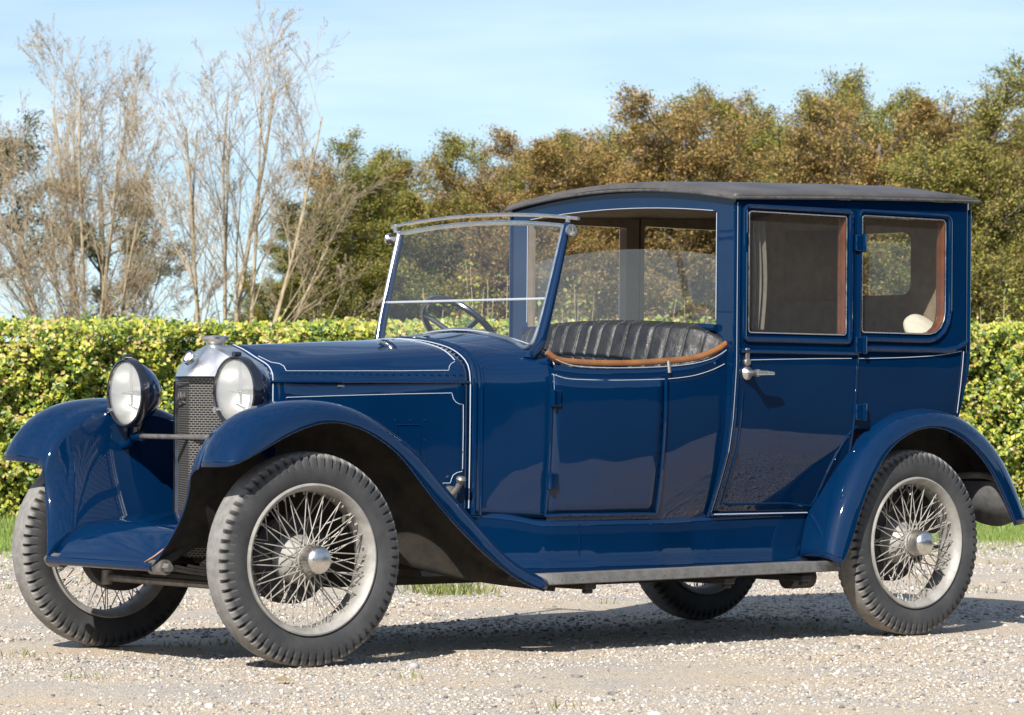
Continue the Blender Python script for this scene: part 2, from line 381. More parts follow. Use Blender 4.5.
# bonnet furniture: hinge rods, rivets, coachlines
def surf_y(t, z):
    h = ring_at(t); i = np.argsort(h[:, 1]); return float(np.interp(z, h[i, 1], h[i, 0]))
def bon_pt(x, y, s=1, lift=.002):
    """point on the bonnet surface under a measured position (near side)"""
    Y = .4
    for _ in range(40):
        P = px(x, y, 1, Y); t = min(max((P[0]+.135)/(-1.02+.135), -.02), 1.0)
        Y = .5*Y + .5*surf_y(t, P[2])
    P = px(x, y, 1, Y); P[1] += lift; P[1] *= s; return P
def lines(name, parent, paths, r, m, fn, sides=(1, -1), k=6, sub=3):
    for s in sides:
        q = MB()
        for pts in paths:
            P = np.array([fn(x, y) for x, y in pts])
            if sub and len(P) > 2: P = spline(P, len(P)*sub)
            P[:, 1] *= s; q.tube(P, r, k=k)
        q.build(name, m, parent)
hinge = [(-.14 - .865*u, w_bon(-.14 - .865*u) + .001, 1.108 + .008*u) for u in np.linspace(0, 1, 10)]
for s in (1, -1):
    q = MB(); P = np.array(hinge); P[:, 1] *= s; q.tube(P, .006, k=8); q.build('bonnet_hinge', M['paint'], bonnet)
    q = MB()
    for i in range(26):
        q = MB(); u = .02 + i*.038; X = -.14 - .86*u; q.lathe([(0, .0045), (.003, .004), (.005, .0)], c=(X, s*(surf_y(u, 1.145)-.0005), 1.145), axis=(0, s, .25), k=8); q.build('rivet', M['paint'], bonnet)
    for (x, y) in [(395, 420), (410, 420), (424, 420), (424, 440), (424, 460), (462, 420), (462, 452), (462, 470)]:
        q = MB(); P = bon_pt(x, y, 1, 0); q.lathe([(0, .0045), (.003, .004), (.005, .0)], c=(P[0], s*P[1], P[2]), axis=(0, s, 0), k=8); q.build('rivet', M['paint'], bonnet)
lines('coachline', bonnet, [
    [(286.2, 398), (286.5, 397.4), (340, 395.6), (400, 394), (451.5, 393), (452.2, 395), (453, 398.5), (455.5, 402), (459, 404), (463, 404.5), (463, 430), (462.3, 468), (461.5, 471.5), (457, 472.5), (453, 475), (451.2, 479), (450, 483), (437, 483.2)],
], .0016, M['stripe'], bon_pt, sub=0)
lines('coachline', bonnet, [[(286, 370.8), (340, 370.9), (400, 370.8), (448.5, 370.3), (449, 366.5), (451, 363.5), (454.5, 361.5)],
                            [(286, 370.8), (283.5, 366), (279, 363.5), (271, 362.3), (258, 356)]], .0016, M['stripe'], bon_pt, sub=0)
for t, X, nm in ((.99, -1.010, 'a'), (.018, -.152, 'b')):
    P = full_ring(ring_at(t), X); c = np.array([0, 0, .95]); q = MB(); P = P + (P-c)*[0, 1, 1]*.004; q.tube(P[1:-1], .0026, k=6); q.build('coachline', M['stripe'], bonnet)
P = np.array([[-.93 - .05*math.cos(a), 0, 0] for a in np.linspace(0, PI, 3)])
q = MB()
for s in (1, -1):
    h = ring_at(.955); Pz = [(-.955 - .012*math.sin(i), y*s*1.004, z+.003) for i, (y, z) in zip(np.linspace(0, 1, 40), h) if z > 1.192]
    q.tube(Pz, .0024, k=6)
q.build('coachline', M['stripe'], bonnet)
for s in (1, -1):                                              # small louvre door in the bonnet side
    q = MB(); P = [bon_pt(x, y) for x, y in [(396, 455), (396.5, 425), (420, 425), (420, 458)]]; P = np.array(P); P[:, 1] *= s
    q.tube(P, .0022, k=5); q.build('access_panel', M['paint'], bonnet)
    c = bon_pt(449, 494); c2 = bon_pt(453, 481)
    q = MB(); q.lathe([(0, .034), (.012, .033), (.016, .026), (.016, 0)], c=(c[0], s*c[1], c[2]), axis=(0, s, 0), k=24)
    q.tube([(c[0], s*(c[1]+.02), c[2]), (c[0]-.01, s*(c[1]+.035), c[2]+.02), (c2[0], s*(c2[1]+.05), c2[2])], [.012, .012, .014], k=10)
    q.lathe([(-.012, .0), (-.012, .018), (0, .022), (.010, .017), (.012, 0)], c=(c2[0], s*(c2[1]+.05), c2[2]+.008), axis=(0, .3*s, 1), k=20)
    q.build('bonnet_catch', M['steel'], bonnet)
    q = MB(); c = bon_pt(340.5, 386); q.box(c[0]-.016, c[0]+.016, s*(c[1]-.004), s*(c[1]+.003), c[2]-.004, c[2]+.004); q.build('maker_plate', M['nickel'], bonnet)
c = bon_pt(384, 345.5); q = MB(); q.tube([(c[0]+.03, c[1], c[2]+.015), (c[0]-.03, c[1]+.01, c[2]-.01)], [.011, .007], k=8); q.build('bonnet_handle', M['nickel'], bonnet)

# ---- radiator
rad = MB()
def rad_ring(u, dx, inset=0.0):
    """ring of the shell: u=0 front edge (pointed in plan), u=1 rear"""
    h = half(RING0, 40); P = full_ring(h, 0)
    v = 1 - np.abs(P[:, 1])/.263
    P[:, 0] = -.048 + .125*v*(1-u) + dx if False else 0
    return P, v
h0 = spline([(.263, .42), (.263, .80), (.263, 1.035), (.263, 1.125), (.249, 1.155), (.222, 1.176), (.141, 1.207), (.073, 1.234), (0, 1.256)], 44)
def shell(u):
    P = full_ring(h0, 0); v = 1 - np.abs(P[:, 1])/.263; top = np.clip((P[:, 2]-1.125)/.13, 0, 1)
    xf = -.050 + .128*v - .095*top*(.3 + .7*v)          # pointed in front, the header leans back towards the cap
    P[:, 0] = xf*(1-u) + (-.140)*u
    return P
rad.grid([shell(u) for u in np.linspace(0, 1, 10)])
# header face: from the shell's front edge down to the core, pointed in plan
zc, yc = 1.128, .236
hd = []
for y in np.linspace(-.263, .263, 33):
    v = 1 - abs(y)/.263; i = np.argsort(h0[:, 0]); ztop = float(np.interp(abs(y), h0[i, 0][::1], h0[i, 1])) if abs(y) < .262 else 1.125
    xt = -.050 + .128*v - .095*np.clip((ztop-1.125)/.13, 0, 1)*(.3+.7*v); xb = -.048 + .128*v
    hd.append([(xb + (xt-xb)*w, y, zc + (ztop-zc)*w) for w in np.linspace(0, 1, 8)])
rad.grid(hd)
for s in (1, -1):                                              # side stiles and pointed core surround
    rad.box(-.14, -.050, s*.2635, s*.236, .42, 1.125)
rad.build_o = rad.build('radiator', M['rad_shell'], car, smooth=40); radiator = rad.build_o
cr = MB(); cr.grid([[(-.062 + .128*(1-abs(y)/.263), y, z) for z in np.linspace(.40, 1.125, 12)] for y in (-.245, -.12, 0, .12, .245)])
cr.build('radiator_core', M['core'], radiator, smooth=0)
q = MB(); q.tube([(-.05+.128*(1-.9)+.004, -.238, .42), (-.03, -.238, 1.108), (.079, 0, 1.112), (-.03, .238, 1.108), (-.03, .238, .42)], .004, k=6); q.build('core_beading', M['paint_black'], radiator)
q = MB(); q.lathe([(-.03, .055), (-.005, .05), (.004, .040), (.018, .035), (.034, .036), (.042, .046), (.050, .056), (.058, .058), (.063, .054), (.066, .0)], c=(-.058, 0, 1.228), axis=(0, 0, 1), k=40)
q.build('radiator_cap', M['nickel'], radiator)
ec = px(189, 357.5, 1, 0.0); ax = np.array([.86, .0, .5])
q = MB(); q.lathe([(-.012, .030), (.006, .030), (.009, .026)], c=ec, axis=ax, k=28); q.lathe([(.0065, .026), (.0065, .018)], c=ec, axis=ax, k=28, m=1); q.lathe([(.007, .0185), (.008, .0)], c=ec, axis=ax, k=28, m=2)
q.build('emblem', [M['nickel'], M['emblem_blue'], M['white']], radiator)
# worn script on the left core face: illegible light strokes
q = MB()
def core_pt(x, y):
    v = D + R*(x - W/2)/F_PX - U*(y - H/2)/F_PX; k = .128/.263    # the far core face is the plane X = .070 + k*Y
    return CAM + v*((.072 + k*CAM[1] - CAM[0])/(v[0] - k*v[1]))
for pts in [[(177.5, 400), (178.3, 393), (179.5, 399), (180.5, 392), (181.3, 398)], [(182, 398), (182.6, 394.5), (183.6, 397.5), (184.4, 393)], [(177.5, 406), (179.5, 403.5), (181, 404.8), (183, 402), (184.6, 402.6)], [(184.4, 393), (185, 397), (183.6, 399.5)]]:
    q.tube(spline([core_pt(*p) for p in pts], 16), .0035, k=5)
q.build('radiator_script', M['steel'], radiator)

# ---- mudguards
def fender(lip, crown, n, inner_y, name, skirt=None, drop=lambda u: .02):
    Lp = spline(np.array([[p[0], p[2]] for p in lip]), n)      # lip path in the XZ plane (Y = .80)
    Kp = spline(np.array([[p[0], p[2]] for p in crown]), n)    # crown path (Y = .67)
    for _ in range(6):
        for Q_ in (Lp, Kp): Q_[1:-1] = .5*Q_[1:-1] + .25*(Q_[:-2] + Q_[2:])
    T = np.gradient(Kp, axis=0); T /= np.linalg.norm(T, axis=1)[:, None]
    N = np.stack([T[:, 1], -T[:, 0]], -1)
    if N[n//2][1] < 0: N = -N
    out = []
    for i in range(n):
        u = i/(n-1); yi = inner_y(u, Lp[i]); e = Kp[i] - Lp[i]
        row = [(Lp[i][0] - e[0]*.06, .795, Lp[i][1] - e[1]*.06)]
        for f in np.linspace(0, PI/2, 9):
            y = .67 + .135*max(0, math.cos(f))**.75; k = math.sin(f)**.85; row.append((Lp[i][0] + e[0]*k, y, Lp[i][1] + e[1]*k))
        if skirt is not None: yi += .065
        for w in np.linspace(0, 1, 6)[1:]:
            d = drop(u)*w*w; row.append((Kp[i][0] - N[i][0]*d, .67 + (yi-.67)*w, Kp[i][1] - N[i][1]*d))
        if skirt is not None: row += skirt(u, row[-1])
        out.append(row)
    objs = []
    for s in (1, -1):
        G = np.array(out); G[..., 1] *= s
        q = MB(); q.grid(G if s > 0 else G[::-1]); o = q.build(name, [M['paint'], M['under']], car, recalc=False, smooth=50)
        # make sure normals face outwards (up at the crown)
        me = o.data; mid = [p for p in me.polygons if abs(p.center[0]-np.mean(Lp[n//2-3:n//2+3, 0])) < .1 and abs(abs(p.center[1])-.70) < .06]
        if sum(p.normal.z for p in mid) < 0: me.flip_normals()
        sm = o.modifiers.new('solid', 'SOLIDIFY'); sm.thickness = .006; sm.offset = -1; sm.material_offset = 1; sm.material_offset_rim = 0
        q = MB(); E = G[:, 0]; q.tube(E, .005, k=8); q.build('rolled_edge', M['paint'], o)
        objs.append(o)
    return objs
front_lip = [px(x, y, 1, .80) for x, y in [(238, 463), (250, 456.5), (265, 447), (286, 434), (307, 425), (326, 420), (345, 421.5), (362, 427), (380, 437.5), (400, 453), (416.8, 474), (433.6, 496.5), (450, 516), (467, 534), (484, 551), (500.7, 565), (517.5, 578), (531.5, 585), (545.5, 590)]]
front_crown = [px(x, y, 1, .67) for x, y in [(206, 467), (207.5, 455), (213, 441), (222, 428), (234, 416.5), (248, 408), (265, 403), (286, 399.7), (307, 399.3), (330, 402), (354, 411.5), (377, 426.5), (400, 442), (419.6, 465.7), (439, 489.5), (458.7, 512), (472.7, 530), (486.7, 547), (503.5, 561), (518, 569.5), (532, 575)]]
def f_inner(u, p): return interp(u, [0, .45, .7, 1], [.500, .500, .54, .585])
def f_skirt(u, e):
    x, y, z = e
    yb = interp(u, [0, .12, .45, .7, 1], [.365, .365, .40, .52, .58]); zb = interp(u, [0, .04, .12, .3, .45, .7, 1], [.388, .40, .45, .485, .47, .36, .25]); zb = min(zb, z - .01)
    xb = x + (.075 if u < .02 else .075*max(0, 1-u/.3))
    r = []; q_ = min(.065, (z-zb)*.6); back = 0
    for t in np.linspace(0, PI/2, 6)[1:]: r.append((x - back*(1-math.cos(t)), y - .065*math.sin(t), z - q_*(1-math.cos(t))))
    x, y, z = r[-1]; xb = interp(u, [0, .12, .3], [.50, x+.06, x]) if u < .3 else x
    for w in np.linspace(0, 1, 9)[1:]:
        r.append((x + (xb-x)*w*w, y + (yb-y)*(w**1.5), z + (zb-z)*w))
    tail = max(0, (u-.78)/.22)**1.5*.20
    return [(a_ - tail*min(1, j_/4), b_, c_) for j_, (a_, b_, c_) in enumerate(r)]
ff = fender(front_lip, front_crown, 60, f_inner, 'front_mudguard', skirt=f_skirt, drop=lambda u: interp(u, [0, .06, .15, .35, .6, 1], [.042, .04, .03, .02, .015, .0]))
rear_lip = [px(x, y, 1, .80) for x, y in [(840.4, 566), (849, 548), (857, 518), (864.5, 495.7), (873, 475.6), (883, 457), (894.8, 442), (909.9, 431.5), (925, 426), (938.4, 425.5), (951.8, 429.5), (967, 439.6), (982, 455), (993.8, 472), (1002, 489), (1010.6, 509), (1017, 525)]]
rear_crown = [px(x, y, 1, .67) for x, y in [(810, 556), (818, 520), (831, 483), (846, 449), (862, 428), (878, 415.5), (899, 408.4), (919, 407.4), (938.4, 410.7), (958.6, 421.8), (978.7, 440), (993, 462), (1004, 487), (1011, 508), (1015, 520)]]
def r_inner(u, p): return interp(u, [0, .25, .6, 1], [.59, .56, .54, .50])
rf = fender(rear_lip, rear_crown, 54, r_inner, 'rear_mudguard', drop=lambda u: .006)
# inner wheel house, tail flap and stay of each rear mudguard
for s, o in zip((1, -1), rf):
    q = MB(); arc = [(p[0], s*.525, p[2]) for p in spline(np.array(rear_crown), 24)]
    q.grid([[a, (a[0]*.5 + XA*.5, s*.515, .5*a[2] + .5*.62), (XA, s*.505, .55)] for a in arc]); q.build('wheel_house', M['chassis'], o)
    e = rear_lip[-1]
    q = MB(); pts = [(e[0]+.012, s*.795, e[2]+.02), (e[0]+.02, s*.72, e[2]-.005), (e[0]+.03, s*.62, e[2]+.005), (e[0]+.05, s*.53, e[2]+.04)]
    q.grid([[p, (p[0]+.085, p[1], e[2]+.20)] for p in spline(pts, 10)]); q.build('mud_flap', M['rubber_mat'], o, solid=.008)
    q = MB(); q.tube(spline([(e[0]+.12, s*.79, e[2]+.205), (e[0]+.10, s*.70, e[2]+.225), (e[0]+.13, s*.6, e[2]+.225), (e[0]+.16, s*.45, e[2]+.20)], 12), .016, k=8); q.build('fender_stay', M['steel'], o)

# ---- front apron between the dumb irons, with rolled front edge
q = MB(); ed = [px(x, y, 1, -.362) for x, y in [(174, 511), (130, 515), (85, 523), (68, 535), (56, 550), (50, 560)]]
ed = [ed[0] + np.array([-.14, 0, .02])] + ed; ed = spline(np.array(ed), 20); G = []
for p in ed:
    row = []
    for y in np.linspace(-.362, .362, 15):
        row.append((p[0] + .02*(1-(y/.36)**2)*0, y, p[2] + .02*(1-(y/.362)**2)*np.clip((p[2]-.38)/.1, 0, 1)))
    G.append(row)
q.grid(G); apron = q.build('front_apron', [M['paint'], M['under']], car, solid=.006, moff=1)
q = MB(); q.tube([(ed[-1][0], -.37, ed[-1][2]), (ed[-1][0], .30, ed[-1][2]), (ed[-1][0]-.005, .345, ed[-1][2]+.0)], .017, k=12); q.build('rolled_edge', M['paint'], apron)
q = MB(); e = ed[-1]
q.grid([[(e[0]-.02, .30, e[2]+.02), (e[0]+.004, .30, e[2]+.019)], [(e[0]-.05, .335, e[2]+.055), (e[0]-.02, .335, e[2]+.045)], [(e[0]-.10, .355, e[2]+.10), (e[0]-.07, .355, e[2]+.085)]]); q.build('rusted_corner', M['rust'], apron, solid=.004)

# ---- chassis and running gear
q = MB()
for s in (1, -1):
    q.box(-4.05, -.16, s*.325, s*.385, .46, .575)
    q.tube(spline([(-.18, s*.355, .515), (.05, s*.355, .51), (.22, s*.355, .50), (.36, s*.355, .45), (.455, s*.355, .385)], 12), [.045]*4 + [.036]*4 + [.026]*4, k=8)
for X in (-.6, -1.5, -2.6, -3.9): q.box(X-.03, X+.03, -.325, .325, .48, .56)
chassis = q.build('chassis_frame', M['chassis'], car, bevel=.006)
q = MB(); q.tube([(.455, -.40, .385), (.455, .40, .385)], .020, k=12)
for s in (1, -1): q.lathe([(-.045, .0), (-.045, .03), (.045, .03), (.045, 0)], c=(.455, s*.355, .385), axis=(0, 1, 0), k=16); q.lathe([(0, .020), (.03, .016), (.03, 0)], c=(.455, s*.40, .385), axis=(0, s, 0), k=6)
q.build('cross_shaft', M['steel'], chassis)
for xc, zc_, hl in ((0, .335, .46), (XA, .33, .60)):
    for s in (1, -1):
        q = MB()
        for j in range(6):
            l = hl*(1 - .13*j); zz = zc_ + .012*j - .0
            Pm = [(xc + l*v, zz + .055*(v*l/hl)**2) for v in np.linspace(-1, 1, 13)]
            q.grid([[(x, s*.33, z-.005), (x, s*.38, z-.005), (x, s*.38, z+.005), (x, s*.33, z+.005)] for x, z in Pm], cv=True)
        q.box(xc-.05, xc+.05, s*.325, s*.385, zc_-.02, zc_+.08)
        q.build('leaf_spring', M['chassis'], chassis)
q = MB(); q.tube(spline([(0, -.60, .418), (0, -.50, .40), (0, -.42, .34), (0, 0, .325), (0, .42, .34), (0, .50, .40), (0, .60, .418)], 30), .030, k=10); q.build('front_axle', M['chassis'], chassis)
q = MB(); q.tube([(.10, -.52, .30), (.10, .52, .30)], .017, k=10)
for s in (1, -1): q.lathe([(-.03, 0), (-.03, .026), (.03, .026), (.03, 0)], c=(.10, s*.52, .30), axis=(0, 0, 1), k=14)
q.build('tie_rod', M['steel'], chassis)
for s in (1, -1):
    q = MB(); q.lathe([(-.02, 0), (-.02, .055), (.02, .055), (.02, 0)], c=(.14, s*.40, .47), axis=(0, 1, 0), k=24)
    q.tube([(.14, s*.40, .47), (.30, s*.42, .40), (.10, s*.45, .34)], .012, k=8); q.build('shock_absorber', M['chassis'], chassis)
q = MB(); q.tube([(XA, -.60, .418), (XA, .60, .418)], .045, k=12); q.lathe([(-.16, .05), (-.10, .13), (0, .16), (.10, .13), (.16, .05)], c=(XA, 0, .418), axis=(0, 1, 0), k=20); q.tube([(XA, 0, .42), (-1.6, 0, .46)], .04, k=10); q.build('rear_axle', M['chassis'], chassis)
q = MB(); q.box(-1.75, -.16, -.30, .30, .34, .60); q.box(-1.5, -.5, -.20, .20, .27, .36); q.build('engine_tray', M['under'], chassis, bevel=.03)
q = MB(); q.tube([(-.6, .28, .36), (-1.4, .30, .30), (-3.9, .30, .33)], .03, k=10); q.tube([(-1.8, .30, .315), (-2.6, .30, .32)], .065, k=14); q.build('exhaust_pipe', M['under'], chassis)
q = MB(); q.box(-4.02, -3.72, -.42, .42, .44, .64); q.build('fuel_tank', M['chassis'], chassis, bevel=.05)
q = MB(); q.grid([[(X, y, .60) for y in (-.44, -.2, 0, .2, .44)] for X in (-.95, -1.6, -2.3, -2.9)]); q.build('floor_pan', M['under'], chassis, solid=.02)
for X in (-1.45, -2.25, -2.72):
    for s in (1, -1): q = MB(); q.box(X-.03, X+.03, s*.36, s*.74, .262, .292); q.box(X-.02, X+.02, s*.70, s*.73, .245, .264); q.build('step_bracket', M['chassis'], chassis, bevel=.006)
q = MB(); q.lathe([(-.07, 0), (-.07, .05), (.07, .05), (.07, 0)], c=(-2.78, .62, .275), axis=(1, 0, 0), k=14); q.build('jack_pad', M['chassis'], chassis)

# ---- headlamps on a cross bar
q = MB(); zb = px(200, 437.5, 0, .05)[2]
q.tube([(.06, -.40, zb), (.06, .40, zb)], .011, k=10); bar = q.build('lamp_bar', M['steel'], car)
for s in (1, -1):
    q = MB(); q.tube(spline([(.06, s*.36, zb), (.055, s*.40, zb-.005), (.05, s*.45, zb-.035), (.05, s*.51, zb-.045)], 10), .016, k=10); q.lathe([(-.03, 0), (-.03, .022), (.03, .022), (.03, 0)], c=(.06, s*.37, zb), axis=(0, 1, 0), k=14)
    q.lathe([(-.012, 0), (-.012, .030), (.0, .034), (.008, 0)], c=(.05, s*.505, zb-.045), axis=(0, -s, 0), k=16); q.build('lamp_bracket', M['paint'], bar)
    yaw = 0.0 if s > 0 else -.06
    c = np.array([.118 if s > 0 else .112, s*.38, 1.066 if s > 0 else 1.058]); ax = np.array([math.cos(yaw), math.sin(yaw), .0])
    q = MB(); q.lathe([(-.150, 0), (-.148, .030), (-.132, .066), (-.098, .100), (-.06, .122), (-.03, .135), (-.012, .138)], c=c, axis=ax, k=48); lamp = q.build('headlamp', M['paint'], car)
    q = MB(); q.lathe([(-.030, .137), (-.026, .143), (-.004, .1435), (.008, .140), (.012, .134), (.008, .1285), (-.006, .1285)], c=c, axis=ax, k=64); q.build('lamp_rim', M['paint_black'], lamp)
    q = MB(); q.lathe([(-.004, .1288), (.006, .12), (.016, .08), (.020, .04), (.021, 0)], c=c, axis=ax, k=48); q.build('lens', M['lens'], lamp)
    q = MB(); q.lathe([(-.006, .1285), (-.05, .115), (-.09, .09), (-.115, .06), (-.13, .03), (-.134, 0)], c=c, axis=ax, k=48); q.build('reflector', M['bowl'], lamp)
    q = MB(); q.tube([c + ax*-.02 + np.array([0, 0, .127]), c + ax*-.03 + np.array([0, 0, -.05])], .006, k=6); q.tube([c + ax*-.13, c + ax*-.02], .012, k=8); q.lathe([(-.02, 0), (-.014, .010), (0, .012), (.014, .008), (.018, 0)], c=c+ax*-.02, axis=ax, k=14)
    q.tube([c + ax*-.02 + np.array([-ax[1], ax[0], 0])*-.06, c + ax*-.02 + np.array([-ax[1], ax[0], 0])*.06], .005, k=6); q.build('bulb_holder', M['bowl'], lamp)
    q = MB(); q.lathe([(-.016, .0), (-.016, .012), (.016, .012), (.016, 0)], c=c + ax*-.005 + np.array([0, 0, .147]), axis=ax, k=12); q.build('rim_catch', M['paint_black'], lamp); q = MB(); q.lathe([(-.01, .0), (-.01, .010), (.016, .010), (.016, 0)], c=c + ax*-.0 + np.array([0, 0, -.146]), axis=(0, 0, 1), k=12); q.build('rim_bolt', M['paint_black'], lamp)
    q = MB(); q.lathe([(-.014, 0), (-.014, .012), (.010, .012), (.012, 0)], c=c + ax*.004 + np.array([ax[1], -ax[0], 0])*.118 + np.array([0, 0, -.072]), axis=ax, k=12); q.build('rim_screw', M['nickel'], lamp)
    q = MB(); q.tube([c + ax*-.06 + np.array([0, 0, -.12]), (.06, s*.38, zb)], [.028, .018], k=10); q.build('lamp_post', M['paint_black'], lamp)

# ---- open driver's tub
XW = np.array([-1.36, -1.45, -1.57, -1.8, -2.0, -2.09, -2.2, -2.275]); ZW = np.array([1.197, 1.186, 1.182, 1.186, 1.198, 1.208, 1.236, 1.285])
def z_top(X): return interp(-X, -XW, ZW)
def tub_side(s):
    G = []
    for X in np.linspace(-1.352, -2.268, 26):
        zt = z_top(X) - .004; col = [(X, S_tub(X, z), z) for z in np.linspace(.53, zt-.035, 16)]
        col += [(X, S_tub(X, zt)+.004, zt-.015), (X, S_tub(X, zt)-.004, zt), (X, S_tub(X, zt)-.035, zt+.002), (X, S_tub(X, zt)-.055, zt-.04)] + [(X, S_tub(X, z)-.055, z) for z in (1.05, .9, .75, .62)]
        G.append(col)
    G = np.array(G); G[..., 1] *= s; return G
tubs = {}
for s in (1, -1): q = MB(); q.grid(tub_side(s)); tubs[s] = q.build('tub_side', M['paint'], car, smooth=40)
T = lambda x, y: pxs(x, y, S_tub) + np.array([0, .003, 0])
for s in (1, -1):
    # wooden capping along the opening, with its small metal joint
    q = MB(); P = spline(np.array([pxs(x, y, lambda X, z: S_tub(X, 1.15)-.012) for x, y in [(547, 352), (553, 357), (563, 360.7), (600, 363), (640, 362.5), (690, 358.5), (715, 350.5), (728, 342)]]), 40); P[:, 1] *= s
    q.tube(P, .0135, k=10); q.build('wood_capping', M['wood'], tubs[s])
    X = px(667, 366, 1, .66)[0]; q = MB(); zt = z_top(X); q.tube([(X, s*(S_tub(X, zt)-.035), zt+.022), (X, s*(S_tub(X, zt)+.002), zt+.018), (X, s*(S_tub(X, zt)+.009), zt-.03)], .008, k=6); q.build('cap_joint', M['steel'], tubs[s])
stripe1 = [(556, 359.5), (562, 362.5), (578.6, 366.5), (610, 367.8), (640, 367.5), (665, 366.5), (690, 364), (707.5, 360), (718, 355.5), (726, 350)]
stripe2 = [(551.5, 374), (567, 378.6), (590, 379.8), (613.7, 380.2), (640, 379.8), (665, 379), (682, 377.4), (695.8, 375), (712, 369.8), (724, 364)]
for s in (1, -1):
    for nm, pts in (('a', stripe1), ('b', stripe2)):
        q = MB(); P = spline(np.array([T(*p) for p in pts]), 30); P[:, 1] *= s; q.tube(P, .0017, k=6); q.build('coachline', M['stripe'], tubs[s])
    # front door: slightly proud leaf with bead edges and two hinges
    dx0, dx1 = px(549, 450, 1, .59)[0], px(663, 450, 1, .655)[0]
    zb_ = .565
    q = MB(); G = []
    for X in np.linspace(dx0, dx1, 12): G.append([(X, s*(S_tub(X, z)+.0035), z) for z in np.linspace(zb_, z_top(X)-.045, 14)])
    q.grid(G); door = q.build('front_door', M['paint'], car, solid=.004)
    q = MB(); E = [(dx0, z) for z in np.linspace(z_top(dx0)-.05, zb_, 12)] + [(X, zb_) for X in np.linspace(dx0, dx1, 10)[1:]] + [(dx1, z) for z in np.linspace(zb_, z_top(dx1)-.05, 12)[1:]]
    q.tube([(X, s*(S_tub(X, z)+.004), z) for X, z in E], .0085, k=8); q.build('door_bead', M['paint'], door)
    for (x, y) in ((553, 398), (550, 481)):
        c = T(x, y); q = MB(); q.box(c[0]-.032, c[0]+.012, s*(c[1]), s*(c[1]+.016), c[2]-.033, c[2]+.033); q.tube([(c[0]+.012, s*(c[1]+.012), c[2]-.036), (c[0]+.012, s*(c[1]+.012), c[2]+.036)], .012, k=10); q.build('door_hinge', M['paint'], door, bevel=.004)
# coachline round the scuttle in front of the windscreen
q = MB(); SP = []
for y_, z_ in half(RING2, 60)[18:]: SP.append((-1.335 - .055*(abs(y_)/.6)**2 + .02, y_*1.004, z_+.0035))
SP = np.array(SP); q.tube(np.concatenate([SP, mir(SP)[::-1][1:]]), .0026, k=6); q.build('coachline', M['stripe'], scuttle)
for s in (1, -1):
    q = MB(); P = np.array([SP[0], (-1.352, .604, 1.15)]); P[:, 1] *= s; q.tube(P, .0017, k=6); q.build('coachline', M['stripe'], scuttle)
# valance between body and step, moulded top edge
def S_val(X): return max(S_tub(X, .55), .47) + .002 if X > -1.0 else (S_tub(X, .53) + .004 if X > -2.27 else .578)
for s in (1, -1):
    def zt_(X): return interp(-X, [.7, 1.0, 1.10, 1.2, 1.32, 1.9, 2.35, 3.0], [.60, .575, .572, .560, .535, .537, .545, .56])
    G = []
    for X in np.linspace(-.74, -2.95, 40):
        zt = zt_(X); G.append([(X, s*(S_val(X)-.05), zt+.012), (X, s*(S_val(X)-.004), zt+.010), (X, s*(S_val(X)+.004), zt), (X, s*(S_val(X)+.004), zt-.02), (X, s*(S_val(X)+.002), .42), (X, s*(S_val(X)+.012), .36), (X, s*(S_val(X)+.03), .325)])
    q = MB(); q.grid(G); va = q.build('valance', M['paint'], car, smooth=60, solid=.004)
    X = px(581, 545, 1, .6)[0]; q = MB(); q.box(X-.0025, X+.0025, s*(S_val(X)+.001), s*(S_val(X)+.0065), .36, .53)
    q.build('valance_joint', M['paint'], va)
    for XX, zz in ((X+.02, .37), (X+.02, .52), (-1.9, .52), (-2.3, .52)): q = MB(); q.lathe([(0, .006), (.004, .005), (.006, 0)], c=(XX, s*(S_val(XX)+.004), zz), axis=(0, s, 0), k=8); q.build('screw_head', M['paint'], va)
    # running board
    x0, x1 = -1.13, -2.90; z0, z1 = .290, .318
    q = MB(); q.add([(x0, s*.56, z0+.01), (x0, s*.755, z0+.01), (x0, s*.755, z0+.034), (x0, s*.56, z0+.034), (x1, s*.56, z1), (x1, s*.755, z1), (x1, s*.755, z1+.028), (x1, s*.56, z1+.028)], [[0, 1, 2, 3], [4, 7, 6, 5], [0, 4, 5, 1], [1, 5, 6, 2], [2, 6, 7, 3], [3, 7, 4, 0]])
    rb = q.build('running_board', M['rubber_mat'], car, bevel=.003)
    q = MB(); P = []
    for u in np.linspace(0, 1, 12):
        X = x0 + (x1-x0)*u; z = (z0+.01)*(1-u) + z1*u
        P.append([(X, s*.700, z+.0305+.004*(1-u)), (X, s*.748, z+.034), (X, s*.762, z+.030), (X, s*.764, z-.010), (X, s*.757, z-.014)])
    q.grid(P); e = q.build('edge_strip', M['alu'], rb, solid=.003, smooth=60)
    for u in np.linspace(.01, .99, 16):
        q = MB()
        X = x0 + (x1-x0)*u; z = (z0+.01)*(1-u) + z1*u; q.lathe([(0, .004), (.002, .0035), (.003, 0)], c=(X, s*.7635, z+.008), axis=(0, s, 0), k=8); q.build('screw_head', M['alu'], rb)

